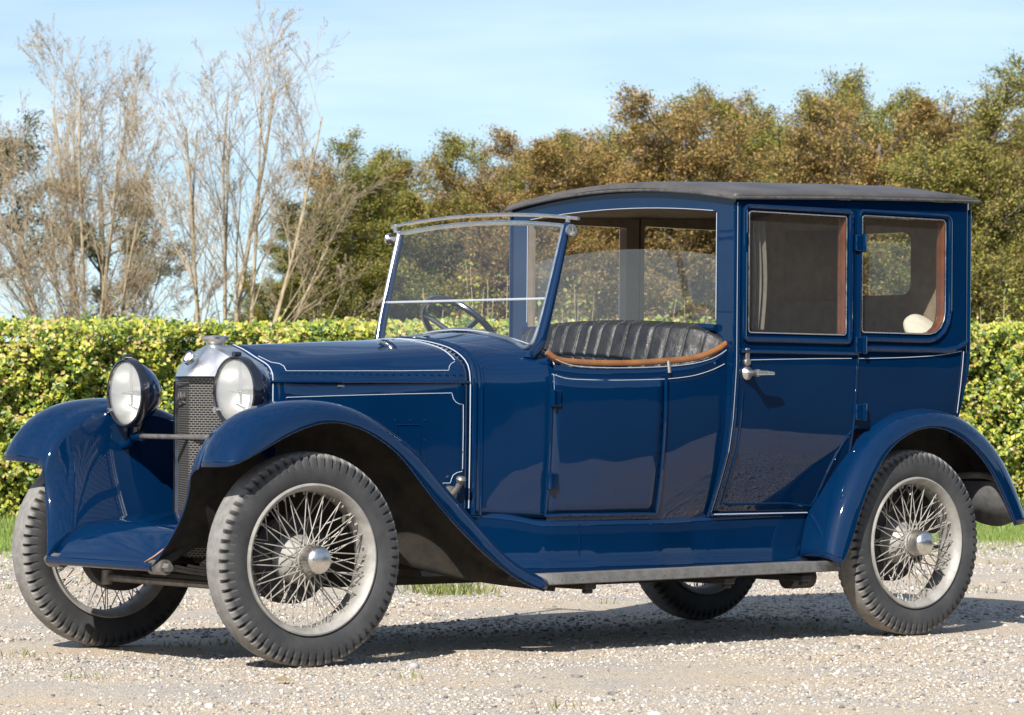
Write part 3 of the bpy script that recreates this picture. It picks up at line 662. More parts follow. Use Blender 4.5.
# ---- windscreen
def scr(y, z): return np.array([-1.315 - .27*(z-1.27), y, z])
ws = MB(); fr = []
top = [(y, 1.802 - .10*(y/.545)**2*.3) for y in np.linspace(-.545, .545, 17)]
loop = [(-.515, 1.285), (-.535, 1.33), (-.545, 1.47), (-.548, 1.76)] + top + [(.548, 1.76), (.540, 1.47), (.525, 1.33), (.500, 1.272), (.455, 1.262), (.38, 1.290), (.28, 1.312), (.12, 1.334), (0, 1.342), (-.12, 1.334), (-.28, 1.314), (-.40, 1.298)]
LP = spline([scr(*p) for p in loop], 120, closed=True)
ws.tube(LP, .0105, k=10, closed=True); screen = ws.build('windscreen', M['nickel'], car)
c0 = scr(0, 1.465); q = MB(); zc2 = 1.468
def glass_poly(pts, name, m):
    q = MB(); q.fan([scr(*p) for p in pts]); return q.build(name, m, screen, smooth=0, recalc=False)
glass_poly([(-.543, zc2+.004), (.538, zc2+.004), (.548, 1.76)] + top[::-1] + [(-.548, 1.76)], 'upper_pane', M['screen_glass'])
glass_poly([(-.515, 1.285), (-.400, 1.296), (-.28, 1.312), (-.12, 1.332), (0, 1.340), (.12, 1.332), (.28, 1.310), (.38, 1.288), (.455, 1.264), (.50, 1.274), (.525, 1.33), (.538, zc2-.004), (-.543, zc2-.004)], 'lower_pane', M['screen_glass'])
q = MB(); q.tube([scr(-.543, zc2), scr(.538, zc2)], .005, k=8); q.build('pane_rail', glass_mat('pale_rail', (.8, .87, .93), .6, .1, .35), screen)
for s in (1, -1):
    q = MB(); e_ = 1 if s > 0 else .962; P = spline([scr(s*.50, 1.225), scr(s*.535*e_, 1.245), scr(s*.558*e_, 1.31), scr(s*.566*e_, 1.50), scr(s*.570*e_, 1.785)], 24) - np.array([0 if s > 0 else .012, 0, 0]); q.tube(P, np.linspace(.024, .015, 24), k=12); q.lathe([(-.012, 0), (-.012, .04), (.012, .03), (.02, 0)], c=scr(s*.50, 1.235), axis=(0, 0, 1), k=16); q.build('screen_post', M['paint'], screen)
    q = MB(); c = scr(s*.590, 1.752); q.lathe([(-.03, .010), (.006, .010), (.006, .022), (.016, .027), (.024, .024), (.024, .016), (.014, .014), (.014, 0)], c=c, axis=(.25, s*1, 0), k=24); q.tube([c + np.array([0, s*.018, -.018]), c + np.array([0, s*.018, .018])], .005, k=6); q.build('screen_knob', M['nickel'], screen)
q = MB(); q.tube(spline([np.array([-1.452, y, 1.836 - .028*(y/.57)**2]) for y in np.linspace(-.60, .64, 15)], 40), .008, k=8)
for s in (1, -1): q.tube([scr(s*.572, 1.78), np.array([-1.452, s*.575, 1.815])], .010, k=8)
q.build('top_bar', M['nickel'], screen)

# ---- steering wheel (right-hand drive), dash and seat
sc = px(462, 333, 1, -.34); sa = np.array([-.72, 0, .69]); sa /= np.linalg.norm(sa)
e1 = np.array([0, 1., 0]); e2 = np.cross(sa, e1)
q = MB(); q.tube([sc + .205*(math.cos(a)*e1 + math.sin(a)*e2) for a in np.linspace(0, 2*PI, 48, endpoint=False)], .015, k=10, closed=True); sw = q.build('steering_wheel', M['paint_black'], car)
q = MB()
for a in (PI/2+.1, PI*7/6+.1, PI*11/6+.1): q.tube([sc - sa*.03, sc + .205*(math.cos(a)*e1 + math.sin(a)*e2)], .012, k=8)
q.lathe([(-.06, 0), (-.06, .04), (0, .035), (.01, 0)], c=sc, axis=sa, k=16); q.tube([sc, sc - sa*.7], .022, k=10); q.build('steering_spokes', M['paint_black'], sw)
q = MB(); q.grid([[(-1.30, y, z) for z in (.95, 1.1, 1.22)] for y in np.linspace(-.45, .45, 5)]); q.build('dashboard', M['wood_dark'], car, solid=.02)
# seat: pleated leather, wraps round at both ends under the division
def seat_sec(v, y):
    fwd = -.13*(abs(y)/.67)**4
    return fwd
q = MB(); G = []; NY = 240
for i in range(NY+1):
    y = -.675 + 1.35*i/NY; f = seat_sec(0, y); groove = abs(math.sin(PI*(i/NY)*17 + .25*math.sin(i*.11))); g = .011*(1 - (1-groove)**3)
    zt = 1.400 - .028*(abs(y)/.62)**2 - .03*max(0, (abs(y)-.52)/.12)**2
    row = []
    for v in np.linspace(0, 1, 18):
        a = v*PI*.62 - .25
        zz = zt - .045 + .045*math.cos(a*1.0) if v < .5 else None
        row.append((-2.205 + min(f, .42) + (.03 + .10*math.sin(min(v, .75)/.75*PI/2)) + g, y, zt - .015 - (zt-.86)*v**1.35 + .02*math.sin(PI*min(1, v*4))))
    row.insert(0, (-2.225 + min(f, .42), y, zt-.02)); row.insert(1, (-2.205 + min(f, .42), y, zt+.002))
    row = [(x_, max(-1, min(1, y_/max(.01, abs(y_))))*min(abs(y_), S_tub(x_, z_)-.045), z_) if z_ < 1.15 and abs(y_) > .01 else (x_, y_, z_) for x_, y_, z_ in row]
    G.append(row)
q.grid(G); seat = q.build('driver_seat', M['leather'], car, smooth=60)
q = MB()
for i in range(18):
    j = i*NY/17; r = G[int(round(j))]; q.tube(np.array(r[1:12]) + np.array([.002, 0, .001]), .0018, k=5)
q.build('seat_piping', varied('worn_piping', (.02, .02, .022), (.11, .11, .11), .7, 14), seat)
q = MB(); q.box(-2.14, -1.62, -.50, .50, .62, .93); q.build('seat_cushion', M['leather'], seat, bevel=.05)

# ---- closed rear cabin
XF, XB = -2.27, -3.79
def rrect(x0, x1, z0, z1, r, k=5):
    """rounded rectangle, corners in the order (x0,z0) (x1,z0) (x1,z1) (x0,z1)"""
    out = []; sx = 1 if x1 > x0 else -1
    cs = [(x0, z0, sx, 1), (x1, z0, -sx, 1), (x1, z1, -sx, -1), (x0, z1, sx, -1)]; st = [(PI, 1.5*PI), (1.5*PI, 2*PI), (0, .5*PI), (.5*PI, PI)]
    for (cx, cz, dx, dz), rr, (a0, a1) in zip(cs, r, st):
        for a in np.linspace(a0, a1, k): out.append((cx + dx*rr + sx*rr*math.cos(a), cz + dz*rr + rr*math.sin(a)))
    return out
def holed(q, outer, inner, mp, depth, mo=0, mj=2, mi=1):
    """panel between two loops with its jamb and inner face; mp(a, b, d) maps loop coords + inward depth to a point"""
    O = [mp(a, b, 0) for a, b in outer]; I = [mp(a, b, 0) for a, b in inner]; I2 = [mp(a, b, depth) for a, b in inner]; O2 = [mp(a, b, depth) for a, b in outer]
    q.grid([O, I], cv=True, m=mo); q.grid([I, I2], cv=True, m=mj); q.grid([I2, O2], cv=True, m=mi)
cab_mats = [M['paint'], M['trim'], M['wood_dark']]
def zroof(X): return interp(-X, [2.27, 3.77], [1.918, 1.966])
DW = (-2.350, -2.945, 1.348, 1.862); QW = (-3.055, -3.592, 1.362, 1.872)
# side: quarter panel (structure of the cabin)
cab = MB()
for s in (1, -1):
    mp = lambda a, b, d: (a, s*(.735-d), b)
    holed(cab, rrect(-3.030, -3.735, 1.285, 1.955, [.001]*4), rrect(QW[0], QW[1], QW[2], QW[3], [.012, .10, .02, .012]), mp, .05)
    # rail over the door, and slim front pillar
    cab.grid([[(X, s*.735, z) for z in (1.905, zroof(X))] for X in (-2.27, -3.03)]); cab.grid([[(X, s*S_cab(X, z), z) for z in (.53, .62, .707, .837, .966, 1.095, 1.2, 1.905)] for X in (-2.27, -2.285)])
    # lower quarter with rounded rear corner, tucked in below the waist
    zs = np.linspace(1.285, .93, 9); G = []
    def xb(z): return XB + .085*max(0, (1.285-z)/.4)**1.4
    def colp(X, z): return (X, s*S_cab(X, z), z)
    for X in np.linspace(-3.03, -3.60, 5): G.append([colp(X, z) for z in zs])
    cor = np.linspace(0, PI/2, 6)
    for a in cor: G.append([(xb(z)+.06 - .06*math.sin(a), s*(S_cab(0, z)-.06+.06*math.cos(a)), z) for z in zs])
    G.append([(xb(z), 0, z) for z in zs]); cab.grid(G)
    cab.grid([[(XB+.06-.06*math.sin(a), s*(.675+.06*math.cos(a)), z) for z in (1.285, 1.6, 1.96)] for a in cor])
    cab.grid([[(X, s*(S_cab(X, z)-.05), z) for z in (.99, 1.095, 1.285)] for X in (-3.03, -3.66)], m=1)
# back wall with its window
mpb = lambda a, b, d: (XB + d, a, b)
holed(cab, rrect(-.675, .675, 1.285, 1.965, [.001]*4), rrect(-.39, .39, 1.548, 1.838, [.05]*4), mpb, .05)
cab.grid([[(XB+.05, y, z) for z in (1.0, 1.285)] for y in (-.67, .67)], m=1)
# front wall: division frame
def fy(z): return S_cab(0, z)
no = 5
inn = [(y, 1.392 - .018*(abs(y)/.62)**2) for y in np.linspace(-.62, .62, 15)] + [(.622, 1.50), (.622, 1.70), (.62, 1.866)] + [(y, 1.868 + .030*(1-(y/.62)**2)) for y in np.linspace(.60, -.60, 15)] + [(-.62, 1.866), (-.622, 1.70), (-.622, 1.50)]
def zr_front(y): return 1.915 + .062*(1-(y/.735)**2)
out = [(y*.735/.62, 1.25) for y, _ in inn[:15]] + [(.735, 1.45), (.735, 1.70), (.735, 1.90)] + [(y*.735/.60, zr_front(y*.735/.60)) for y in np.linspace(.60, -.60, 15)] + [(-.735, 1.90), (-.735, 1.70), (-.735, 1.45)]
mpf = lambda a, b, d: (XF - d, a, b)
holed(cab, out, inn, mpf, .045, mj=1)
cab.grid([[(XF, y*fy(z), z) for z in (.53, .554, .62, .707, .837, .966, 1.095, 1.25)] for y in np.linspace(-1, 1, 9)])
cabin = cab.build('rear_cabin', cab_mats, car, smooth=40)
for o_ in ():
    pass
# moulded beads on the cabin
def bead(name, P, r, m, par, k=8, closed=False): q = MB(); q.tube(P, r, k=k, closed=closed); return q.build(name, m, par)
for s in (1, -1):
    bead('division_line', [(XF+.004, s*.622, z) for z in (1.40, 1.86)], .0017, M['stripe'], cabin)
bead('division_line', [(XF+.004, y, z) for y, z in inn[18:33]], .0017, M['stripe'], cabin)
bead('sill_bead', [(XF+.012, y*1.02, z-.012) for y, z in inn[:15]], .016, M['paint'], cabin)
bead('pillar_flange', [(XF+.002, fy(z)+.002, z) for z in np.linspace(.55, 1.9, 30)], .008, M['paint'], cabin)
bead('pillar_flange', [(XF+.002, -fy(z)-.002, z) for z in np.linspace(.55, 1.9, 30)], .008, M['paint'], cabin)
for s in (1, -1):
    bead('coachline', [(XF-.006, s*(fy(z)+.005), z) for z in np.linspace(.555, 1.9, 30)], .003, M['stripe'], cabin)
    yq = .7385
    bead('window_frame', [(a, s*yq, b) for a, b in rrect(QW[0]+.004, QW[1]-.004, QW[2]-.004, QW[3]+.004, [.016, .104, .024, .016])], .0030, M['nickel'], cabin, closed=True)
    bead('window_moulding', [(a, s*.737, b) for a, b in rrect(QW[0]+.022, QW[1]-.035, QW[2]-.035, QW[3]+.022, [.02, .14, .03, .02])], .011, M['paint'], cabin, closed=True)
    q = MB(); q.fan([(a, s*.716, b) for a, b in rrect(QW[0]+.001, QW[1]-.001, QW[2]-.001, QW[3]+.001, [.012, .10, .02, .012])]); q.build('quarter_window', M['glass'], cabin, smooth=0)
    # waist moulding and coachline of the quarter
    wl = [(X, s*.741, 1.285 + .0*X) for X in np.linspace(-3.04, -3.60, 8)] + [(-3.67, s*.741, 1.295), (-3.73, s*.735, 1.318), (-3.77, s*.71, 1.345)]
    bead('waist_moulding', wl, .013, M['paint'], cabin)
    Cb = lambda x, y: pxs(x, y, S_cab) + np.array([0, .004, 0])
    P = spline(np.array([Cb(x, y) for x, y in [(857, 358.5), (880, 358.2), (910, 357.2), (935, 355.5), (952, 352.8), (961, 351)]]), 24); P[:, 1] *= s
    P2 = np.array([Cb(x, y) for x, y in [(963, 351.5), (962, 365), (960, 385), (956.5, 413)]]); P2[:, 1] = P2[:, 1]-.0; P2[:, 1] *= s
    bead('coachline', P, .0017, M['stripe'], cabin); bead('coachline', P2, .0017, M['stripe'], cabin)
    bead('rear_corner_bead', [(XB+.018+.085*max(0, (1.285-z)/.4)**1.4, s*(S_cab(0, z)-.012), z) for z in np.linspace(.88, 1.93, 20)], .008, M['paint'], cabin)
# rear-window pane, division glass, headlining, seat inside
q = MB(); q.fan([(XB+.02, a, b) for a, b in rrect(-.39, .39, 1.548, 1.838, [.05]*4)]); q.build('rear_window', M['glass'], cabin, smooth=0)
q = MB(); q.grid([[(XB+.055, y, z) for z in (1.53, 1.70, 1.86)] for y in (-.42, -.2, .02)]); q.build('window_blind', M['trim'], cabin, solid=.006)
q = MB(); q.fan([(XF-.03, y, 1.719 - .05*(y/.62)**2*.9) for y in np.linspace(-.622, .622, 17)] + [(XF-.03, .622, 1.37), (XF-.03, -.622, 1.37)]); q.build('division_glass', M['div_glass'], cabin, smooth=0)
q = MB(); q.grid([[(X, y, zroof(X)-.03 + .05*(1-(y/.7)**2)) for y in np.linspace(-.69, .69, 9)] for X in (-2.315, -3.0, -3.74)]); q.build('headlining', M['trim'], cabin, solid=.008)
q = MB(); q.box(-3.73, -3.50, -.62, .62, 1.02, 1.32); q.box(-3.72, -3.02, -.49, .49, .70, .98); q.build('rear_seat', M['trim_dark'], cabin, bevel=.07)
q = MB(); q.box(-2.42, -2.33, -.55, .10, .70, 1.25); q.build('occasional_seat', M['trim_dark'], cabin, bevel=.03)

# ---- rear doors
for s in (1, -1):
    q = MB(); mp = lambda a, b, d: (a, s*(.738-d), b)
    holed(q, rrect(-2.288, -3.026, 1.285, 1.905, [.001]*4), rrect(DW[0], DW[1], DW[2], DW[3], [.012]*4), mp, .048)
    zs = [1.285, 1.24, 1.2, 1.15, 1.095, 1.03, .966, .9, .837, .77, .707, .66, .62, .585, .562]
    q.grid([[(X, s*(S_cab(0, z)+.003), z) for z in zs] for X in np.linspace(-2.288, -3.026, 10)])
    q.grid([[(X, s*(S_cab(X, z)-.05), z) for z in (.60, .707, .837, .966, 1.095, 1.285)] for X in (-2.29, -3.02)], m=1)
    q.grid([[(X, s*(S_cab(0, .562)+.003), .562), (X, s*.55, .556)] if False else [(X, s*(S_cab(0, .562)+.003), .562), (X, s*.545, .558)] for X in (-2.288, -3.026)])
    door = q.build('rear_door', cab_mats, car, smooth=40)
    q = MB(); q.fan([(a, s*.720, b) for a, b in rrect(DW[0]+.001, DW[1]-.001, DW[2]-.001, DW[3]+.001, [.012]*4)]); q.build('door_window', M['glass'], door, smooth=0)
    q = MB(); G = []  # added pleated sheet, stands in for the pale bars reflected in the door glass
    for i in range(57):
        u = i/56; G.append([(-2.375 - .150*u - .012*math.sin(z*9), s*(.655 + .014*math.sin(u*PI*9 + .3*math.sin(z*6))), z) for z in np.linspace(1.36, 1.83, 12)])
    if s > 0: q.grid(G); q.build('reflection_folds', M['reflection_folds'], door, smooth=80)
    bead('window_frame', [(a, s*.7415, b) for a, b in rrect(DW[0]+.004, DW[1]-.004, DW[2]-.004, DW[3]+.004, [.014]*4)], .0030, M['nickel'], door, closed=True)
    bead('window_moulding', [(a, s*.7405, b) for a, b in rrect(DW[0]+.030, DW[1]-.030, DW[2]-.034, DW[3]+.026, [.02]*4)], .012, M['paint'], door, closed=True)
    bead('waist_moulding', [(X, s*.744, 1.262) for X in np.linspace(-2.30, -3.02, 6)], .008, M['paint'], door)
    for X, e in ((-2.291, 0), (-3.024, 1)):
        zz = np.linspace(.575 if not e else .78, 1.90, 30); bead('door_edge', [(X, s*(S_cab(0, z)+.004), z) for z in zz], .006, M['paint'], door)
        bead('door_gap', [(X + (.009 if not e else -.009), s*(S_cab(0, z)+.001), z) for z in zz], .0035, M['seam'], door)
    P = np.array([Cb(x, y) for x, y in [(749.5, 360), (780, 359.3), (815, 358.7), (851, 358.4)]]); P[:, 1] *= s; bead('coachline', P, .0017, M['stripe'], door)
    # bead that outlines the lower panel, bottom sill line
    lowp = [(-2.325, z) for z in np.linspace(1.10, .60, 14)] + [(X, .60) for X in np.linspace(-2.34, -2.72, 8)] + [(P_[0], P_[2]) for P_ in [pxs(x, y, S_cab) for x, y in [(810, 506), (815, 498), (824, 477), (836, 453), (847, 436), (856, 426)]]]
    bead('panel_bead', [(X, s*(S_cab(0, z)+.003), z) for X, z in lowp], .006, M['paint'], door)
    bead('sill_line', [(X, s*(S_cab(0, .558)+.008), .556) for X in np.linspace(-2.272, -2.86, 8)], .008, M['paint'], door)
    bead('coachline', [(X, s*(S_cab(0, .558)+.0165), .557) for X in np.linspace(-2.29, -2.86, 8)], .0025, M['stripe'], door)
    for (x, y) in ((858, 243), (858, 345), (858, 412)):
        c = Cb(x, y); q = MB(); q.box(c[0]-.022, c[0]+.030, s*c[1], s*(c[1]+.016), c[2]-.036, c[2]+.036); q.tube([(c[0]-.022, s*(c[1]+.014), c[2]-.04), (c[0]-.022, s*(c[1]+.014), c[2]+.04)], .012, k=10); q.build('door_hinge', M['paint'], door, bevel=.004)
    c = Cb(745.5, 373); q = MB()
    q.lathe([(0, .030), (.008, .030), (.018, .022), (.03, .014), (.055, .012), (.060, .016), (.075, .016), (.078, 0)], c=(c[0], s*c[1], c[2]), axis=(0, s, 0), k=24); q.tube([(c[0]+.005, s*(c[1]+.067), c[2]), (c[0]-.05, s*(c[1]+.068), c[2]+.001), (c[0]-.10, s*(c[1]+.066), c[2]-.001)], [.013, .012, .0085], k=12)
    q.build('door_handle', M['nickel'], door)
    c1 = Cb(746, 354.5); c2 = Cb(746, 362); q = MB(); q.box(c1[0]-.012, c1[0]+.012, s*c1[1], s*(c1[1]+.01), c1[2]-.035, c1[2]+.028); q.lathe([(0, .018), (.012, .017), (.014, 0)], c=(c2[0], s*c2[1], c2[2]), axis=(0, s, 0), k=16); q.build('keyhole_cover', M['steel'], door, bevel=.004)

# ---- roof
q = MB(); G = []
Xs = np.concatenate([[-2.243, -2.246, -2.253], np.linspace(-2.28, -3.72, 14), [-3.775, -3.798, -3.804]])
for X in Xs:
    e = interp(-X, [2.225, 2.27, 2.9, 3.5, 3.77, 3.835], [1.915, 1.918, 1.943, 1.960, 1.966, 1.966]); row = []
    end = interp(-X, [2.243, 2.253, 2.32, 3.68, 3.775, 3.804], [.0, .020, .030, .030, .016, .0]); cam_ = .058 if X > -3.7 else .058 - .03*(-3.7-X)/.13
    for y in [-.752, -.757, -.754, -.74] + list(np.linspace(-.70, .70, 15)) + [.74, .754, .757, .752]:
        k = abs(y); zl = e + (cam_ + .012)*(1-(y/.757)**2) if k < .75 else e
        rise = {.752: -.002, .757: .012, .754: .022, .74: .028}.get(round(k, 3), .030)
        row.append((X, y, zl + min(rise, end) if k < .745 or end > .02 else e + min(rise, end)))
    G.append(row)
q.grid(G)
Gb = np.array(G)[:, [0, -1]]
q.grid([[(X, y, interp(-X, [2.225, 2.27, 2.9, 3.5, 3.77, 3.835], [1.915, 1.918, 1.943, 1.960, 1.966, 1.966]) + .058*(1-(y/.757)**2)*0.98 - .003) for y in np.linspace(-.752, .752, 15)] for X in Xs])
roof = q.build('roof', M['roof'], car, smooth=50)
q = MB(); 
for s in (1, -1): q.tube([(X, s*.757, interp(-X, [2.225, 2.27, 2.9, 3.5, 3.77, 3.835], [1.915, 1.918, 1.943, 1.960, 1.966, 1.966])+.002) for X in np.linspace(-2.245, -3.802, 20)], .007, k=8)
q.tube([(-2.244, y, 1.915+.062*(1-(y/.757)**2)) for y in np.linspace(-.757, .757, 20)], .007, k=8)
q.tube([(-3.804, y, 1.966+.03*(1-(y/.757)**2)) for y in np.linspace(-.757, .757, 20)], .007, k=8)
q.build('roof_welt', varied('roof_welt_mat', (.03, .03, .035), (.10, .095, .09), .5, 40), roof)

# ---- cushion in the rear corner
bm = bmesh.new(); bmesh.ops.create_icosphere(bm, subdivisions=4, radius=1)
for v in bm.verts:
    p = v.co; q_ = (abs(p.x)**2.6 + abs(p.y)**2.6)**(1/2.6)/max(1e-6, math.hypot(p.x, p.y)); q_ = max(q_, .5); v.co = Vector((p.x*.20/q_*1.0, p.y*.20/q_*1.0, p.z*.075*(1 - .55*(abs(p.x*p.y))) ))
me = bpy.data.meshes.new('cushion'); bm.to_mesh(me); bm.free(); me.materials.append(M['cream']); me.shade_smooth()
cu = bpy.data.objects.new('cushion', me); scene.collection.objects.link(cu); cu.location = (-3.68, .575, 1.325); cu.rotation_euler = (math.radians(-52), math.radians(20), math.radians(10)); cu.scale = (.50, .80, .80)
tag(cu, 'cream cushion leaning in the rear corner inside the car behind the quarter window', 'cushion')

# ================================================================== the place
def leaf_quads(P, N, Lg, size_l, size_w, fold=.25):
    """leaf per point: 4 verts folded on the midrib. P centre, N normal, Lg long axis"""
    n = len(P); N = N/np.linalg.norm(N, axis=1)[:, None]; Lg = Lg - N*(Lg*N).sum(1)[:, None]; Lg /= np.linalg.norm(Lg, axis=1)[:, None] + 1e-9
    S = np.cross(N, Lg); l = size_l[:, None]; w = size_w[:, None]
    V = np.stack([P - Lg*l*.5, P + S*w*.5 + N*w*fold, P + Lg*l*.5, P - S*w*.5 + N*w*fold], 1).reshape(-1, 3)
    b = np.arange(n)[:, None]*4
    F = np.concatenate([b + [0, 1, 2], b + [0, 2, 3]], 1).reshape(-1, 3)
    return V, F
def leaf_mat(name, stops, trans=.35, rough=.55, gloss=.3):
    m = mat(name, (.1, .1, .02), rough, spec=gloss); t = NT(m); g = t.n('NewGeometry')
    c = t.ramp(g.outputs['Random Per Island'], stops, 'LINEAR'); t.l(c, t.b.inputs['Base Color'])
    tl = t.n('BsdfTranslucent'); t.l(c, tl.inputs['Color']); mx = t.n('MixShader'); mx.inputs[0].default_value = trans
    o = [x for x in t.t.nodes if x.type == 'OUTPUT_MATERIAL'][0]
    t.l(t.b.outputs[0], mx.inputs[1]); t.l(tl.outputs[0], mx.inputs[2]); t.l(mx.outputs[0], o.inputs['Surface']); return m
def rnd_dir(n): v = RNG.normal(size=(n, 3)); return v/np.linalg.norm(v, axis=1)[:, None]

# ---- ground
def gravel_mat():
    m = mat('gravel', (.3, .27, .23), .9); t = NT(m); tc = t.n('TexCoord')
    v = t.n('TexVoronoi'); v.inputs['Scale'].default_value = 70; t.l(tc.outputs['Object'], v.inputs['Vector'])
    v2 = t.n('TexVoronoi'); v2.inputs['Scale'].default_value = 150; t.l(tc.outputs['Object'], v2.inputs['Vector'])
    sp = t.n('SeparateColor'); t.l(v2.outputs['Color'], sp.inputs[0])
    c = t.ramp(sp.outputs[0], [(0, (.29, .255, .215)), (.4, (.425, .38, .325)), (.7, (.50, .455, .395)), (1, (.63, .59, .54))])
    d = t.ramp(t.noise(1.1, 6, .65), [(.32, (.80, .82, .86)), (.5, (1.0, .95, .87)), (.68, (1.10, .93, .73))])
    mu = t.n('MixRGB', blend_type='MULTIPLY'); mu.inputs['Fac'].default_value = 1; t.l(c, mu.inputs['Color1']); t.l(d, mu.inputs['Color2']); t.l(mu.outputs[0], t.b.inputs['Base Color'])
    a = t.n('Math', operation='ADD'); t.l(v.outputs['Distance'], a.inputs[0]); t.l(v2.outputs['Distance'], a.inputs[1]); t.bump(a.outputs[0], .7, -.008); return m
g = MB(); g.grid([[(x, y, -.006) for y in (-600, 600)] for x in (-600, 600)])
ground = g.build('ground', varied('field_ground', (.015, .022, .007), (.03, .03, .012), .95, .4, bump=.5, bscale=20), smooth=0); tag(ground, 'flat grassy ground round the gravel yard', kind='structure')
Dh = np.array([D[0], D[1], 0]); Dh /= np.linalg.norm(Dh); Rh = np.array([Dh[1], -Dh[0], 0])
def loc2(lat, dep, z=0): return np.array([CAM[0], CAM[1], 0]) + Rh*lat + Dh*dep + np.array([0, 0, z])
HB0 = np.array([-7.3, -12.9, 0]); HB1 = np.array([-17.5, -11.2, 0])          # hedge front foot, left and right in the photo
def dep_of(P): return (P - np.array([CAM[0], CAM[1], 0])) @ Dh
gq = MB(); gx = np.linspace(-16, 5.0, 60); gy = np.linspace(-14, 36, 60)
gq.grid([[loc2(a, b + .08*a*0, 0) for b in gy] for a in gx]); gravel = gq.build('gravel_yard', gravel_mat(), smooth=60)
tag(gravel, 'pale gravel yard the car stands on', kind='structure')

# pebbles: real stones lying on the yard, kept where the photo looks
ico = bmesh.new(); bmesh.ops.create_icosphere(ico, subdivisions=1, radius=1); IV = np.array([v.co[:] for v in ico.verts]); IF = np.array([[v.index for v in f.verts] for f in ico.faces]); ico.free()
def pebbles(n, d0, d1, s0, s1):
    dep = np.sqrt(RNG.uniform(d0**2, d1**2, n)); lat = RNG.uniform(-.19, .19, n)*dep; sz = s0*(s1/s0)**(RNG.random(n)**1.8)
    C = np.array([CAM[0], CAM[1], 0]) + Rh*lat[:, None] + Dh*dep[:, None]
    a = RNG.uniform(0, 2*PI, n); ca, sa_ = np.cos(a), np.sin(a)
    keep = (np.sin(C[:, 0]*2.1 + 1.3*np.sin(C[:, 1]*1.7)) + np.sin(C[:, 1]*2.9 + C[:, 0]*.8) + RNG.normal(size=n)*.8) > -.55; C, sz = C[keep], sz[keep]; n = len(C); a, ca, sa_ = a[keep], ca[keep], sa_[keep]
    sc3 = np.stack([sz*RNG.uniform(.8, 1.35, n), sz*RNG.uniform(.6, 1.0, n), sz*RNG.uniform(.4, .75, n)], -1)
    V = IV[None]*(1 + .22*RNG.normal(size=(n, len(IV), 1)))*sc3[:, None]
    X = V[..., 0]*ca[:, None] - V[..., 1]*sa_[:, None]; Y = V[..., 0]*sa_[:, None] + V[..., 1]*ca[:, None]
    V = np.stack([X, Y, V[..., 2]], -1) + C[:, None]; V[..., 2] += (sc3[:, 2]*.35)[:, None]
    return V.reshape(-1, 3), (IF[None] + (np.arange(n)*len(IV))[:, None, None]).reshape(-1, 3)
IV = IV[:12] if False else IV
sets = [pebbles(36000, 11.3, 15.0, .0025, .010), pebbles(28000, 15.0, 20.5, .004, .013), pebbles(12000, 20.5, 27, .007, .018)]
sets.append(pebbles(420, 11.5, 24, .012, .026))
ofs = 0; VV = []; FF = []
for V, F in sets: VV.append(V); FF.append(F + ofs); ofs += len(V)
def pebble_mat():
    m = mat('pebbles', (.4, .38, .34), .75); t = NT(m); g = t.n('NewGeometry')
    c = t.ramp(g.outputs['Random Per Island'], [(0, (.10, .10, .105)), (.16, (.24, .22, .20)), (.40, (.40, .35, .295)), (.66, (.47, .40, .32)), (.80, (.34, .35, .37)), (.93, (.52, .49, .44)), (1, (.64, .62, .58))]); t.l(c, t.b.inputs['Base Color']); return m
pb = raw_mesh('pebbles', np.concatenate(VV), np.concatenate(FF), pebble_mat()); tag(pb, 'loose pale and grey pebbles strewn over the yard', 'gravel', kind='stuff')

# ---- grass strip along the hedge foot, weeds in the gravel
def blades(C, h, lean=.35):
    n = len(C); d = rnd_dir(n); d[:, 2] = 0; top = C + np.stack([d[:, 0]*lean*h, d[:, 1]*lean*h, h], -1); w = rnd_dir(n); w[:, 2] = 0; w *= (h*.06 + .0015)[:, None]
    mid = (C+top)/2 + np.array([0, 0, 1])*(h*.08)[:, None]
    V = np.stack([C - w, C + w, mid + w*.7, top, mid - w*.7], 1).reshape(-1, 3); b = np.arange(n)[:, None]*5
    return V, np.concatenate([b + [0, 1, 2], b + [0, 2, 4], b + [4, 2, 3]], 1).reshape(-1, 3)
n = 170000; t_ = RNG.uniform(-.6, 1.6, n); off = np.where(RNG.random(n) < .85, RNG.uniform(-.1, 4.8, n) + 1.2*t_, 4.4 + 1.2*t_ + RNG.exponential(.7, n)) + .2*np.sin(t_*31)
nrm = np.cross(HB1-HB0, [0, 0, 1.]); nrm /= np.linalg.norm(nrm); nrm *= np.sign(nrm @ -Dh)
C = HB0 + (HB1-HB0)*t_[:, None] + nrm*off[:, None]
V, F = blades(C, RNG.uniform(.03, .11, n)*np.clip(1.15 - .12*off, .4, 1.2))
gs = raw_mesh('grass', V, F, leaf_mat('grass_blades', [(0, (.12, .20, .04)), (.5, (.20, .30, .06)), (.85, (.30, .36, .10)), (1, (.42, .38, .18))], .3)); tag(gs, 'short green grass along the foot of the hedge', 'grass', kind='stuff')
gsl = MB()
def lawn_edge(t): return 4.6 + 1.2*t + .35*math.sin(t*19) + .22*math.sin(t*47 + 1) + .12*math.sin(t*111)
gsl.grid([[HB0 + (HB1-HB0)*t + nrm*o_ + np.array([0, 0, .006]) for o_ in (-1.5, 0, lawn_edge(t))] for t in np.linspace(-.9, 1.9, 240)]); lawn = gsl.build('lawn', varied('lawn_soil', (.13, .17, .05), (.22, .22, .09), .95, 2.2, bump=.4, bscale=40), smooth=0); tag(lawn, 'strip of lawn under the hedge', kind='structure')
wd = []; wf = []; ofs = 0
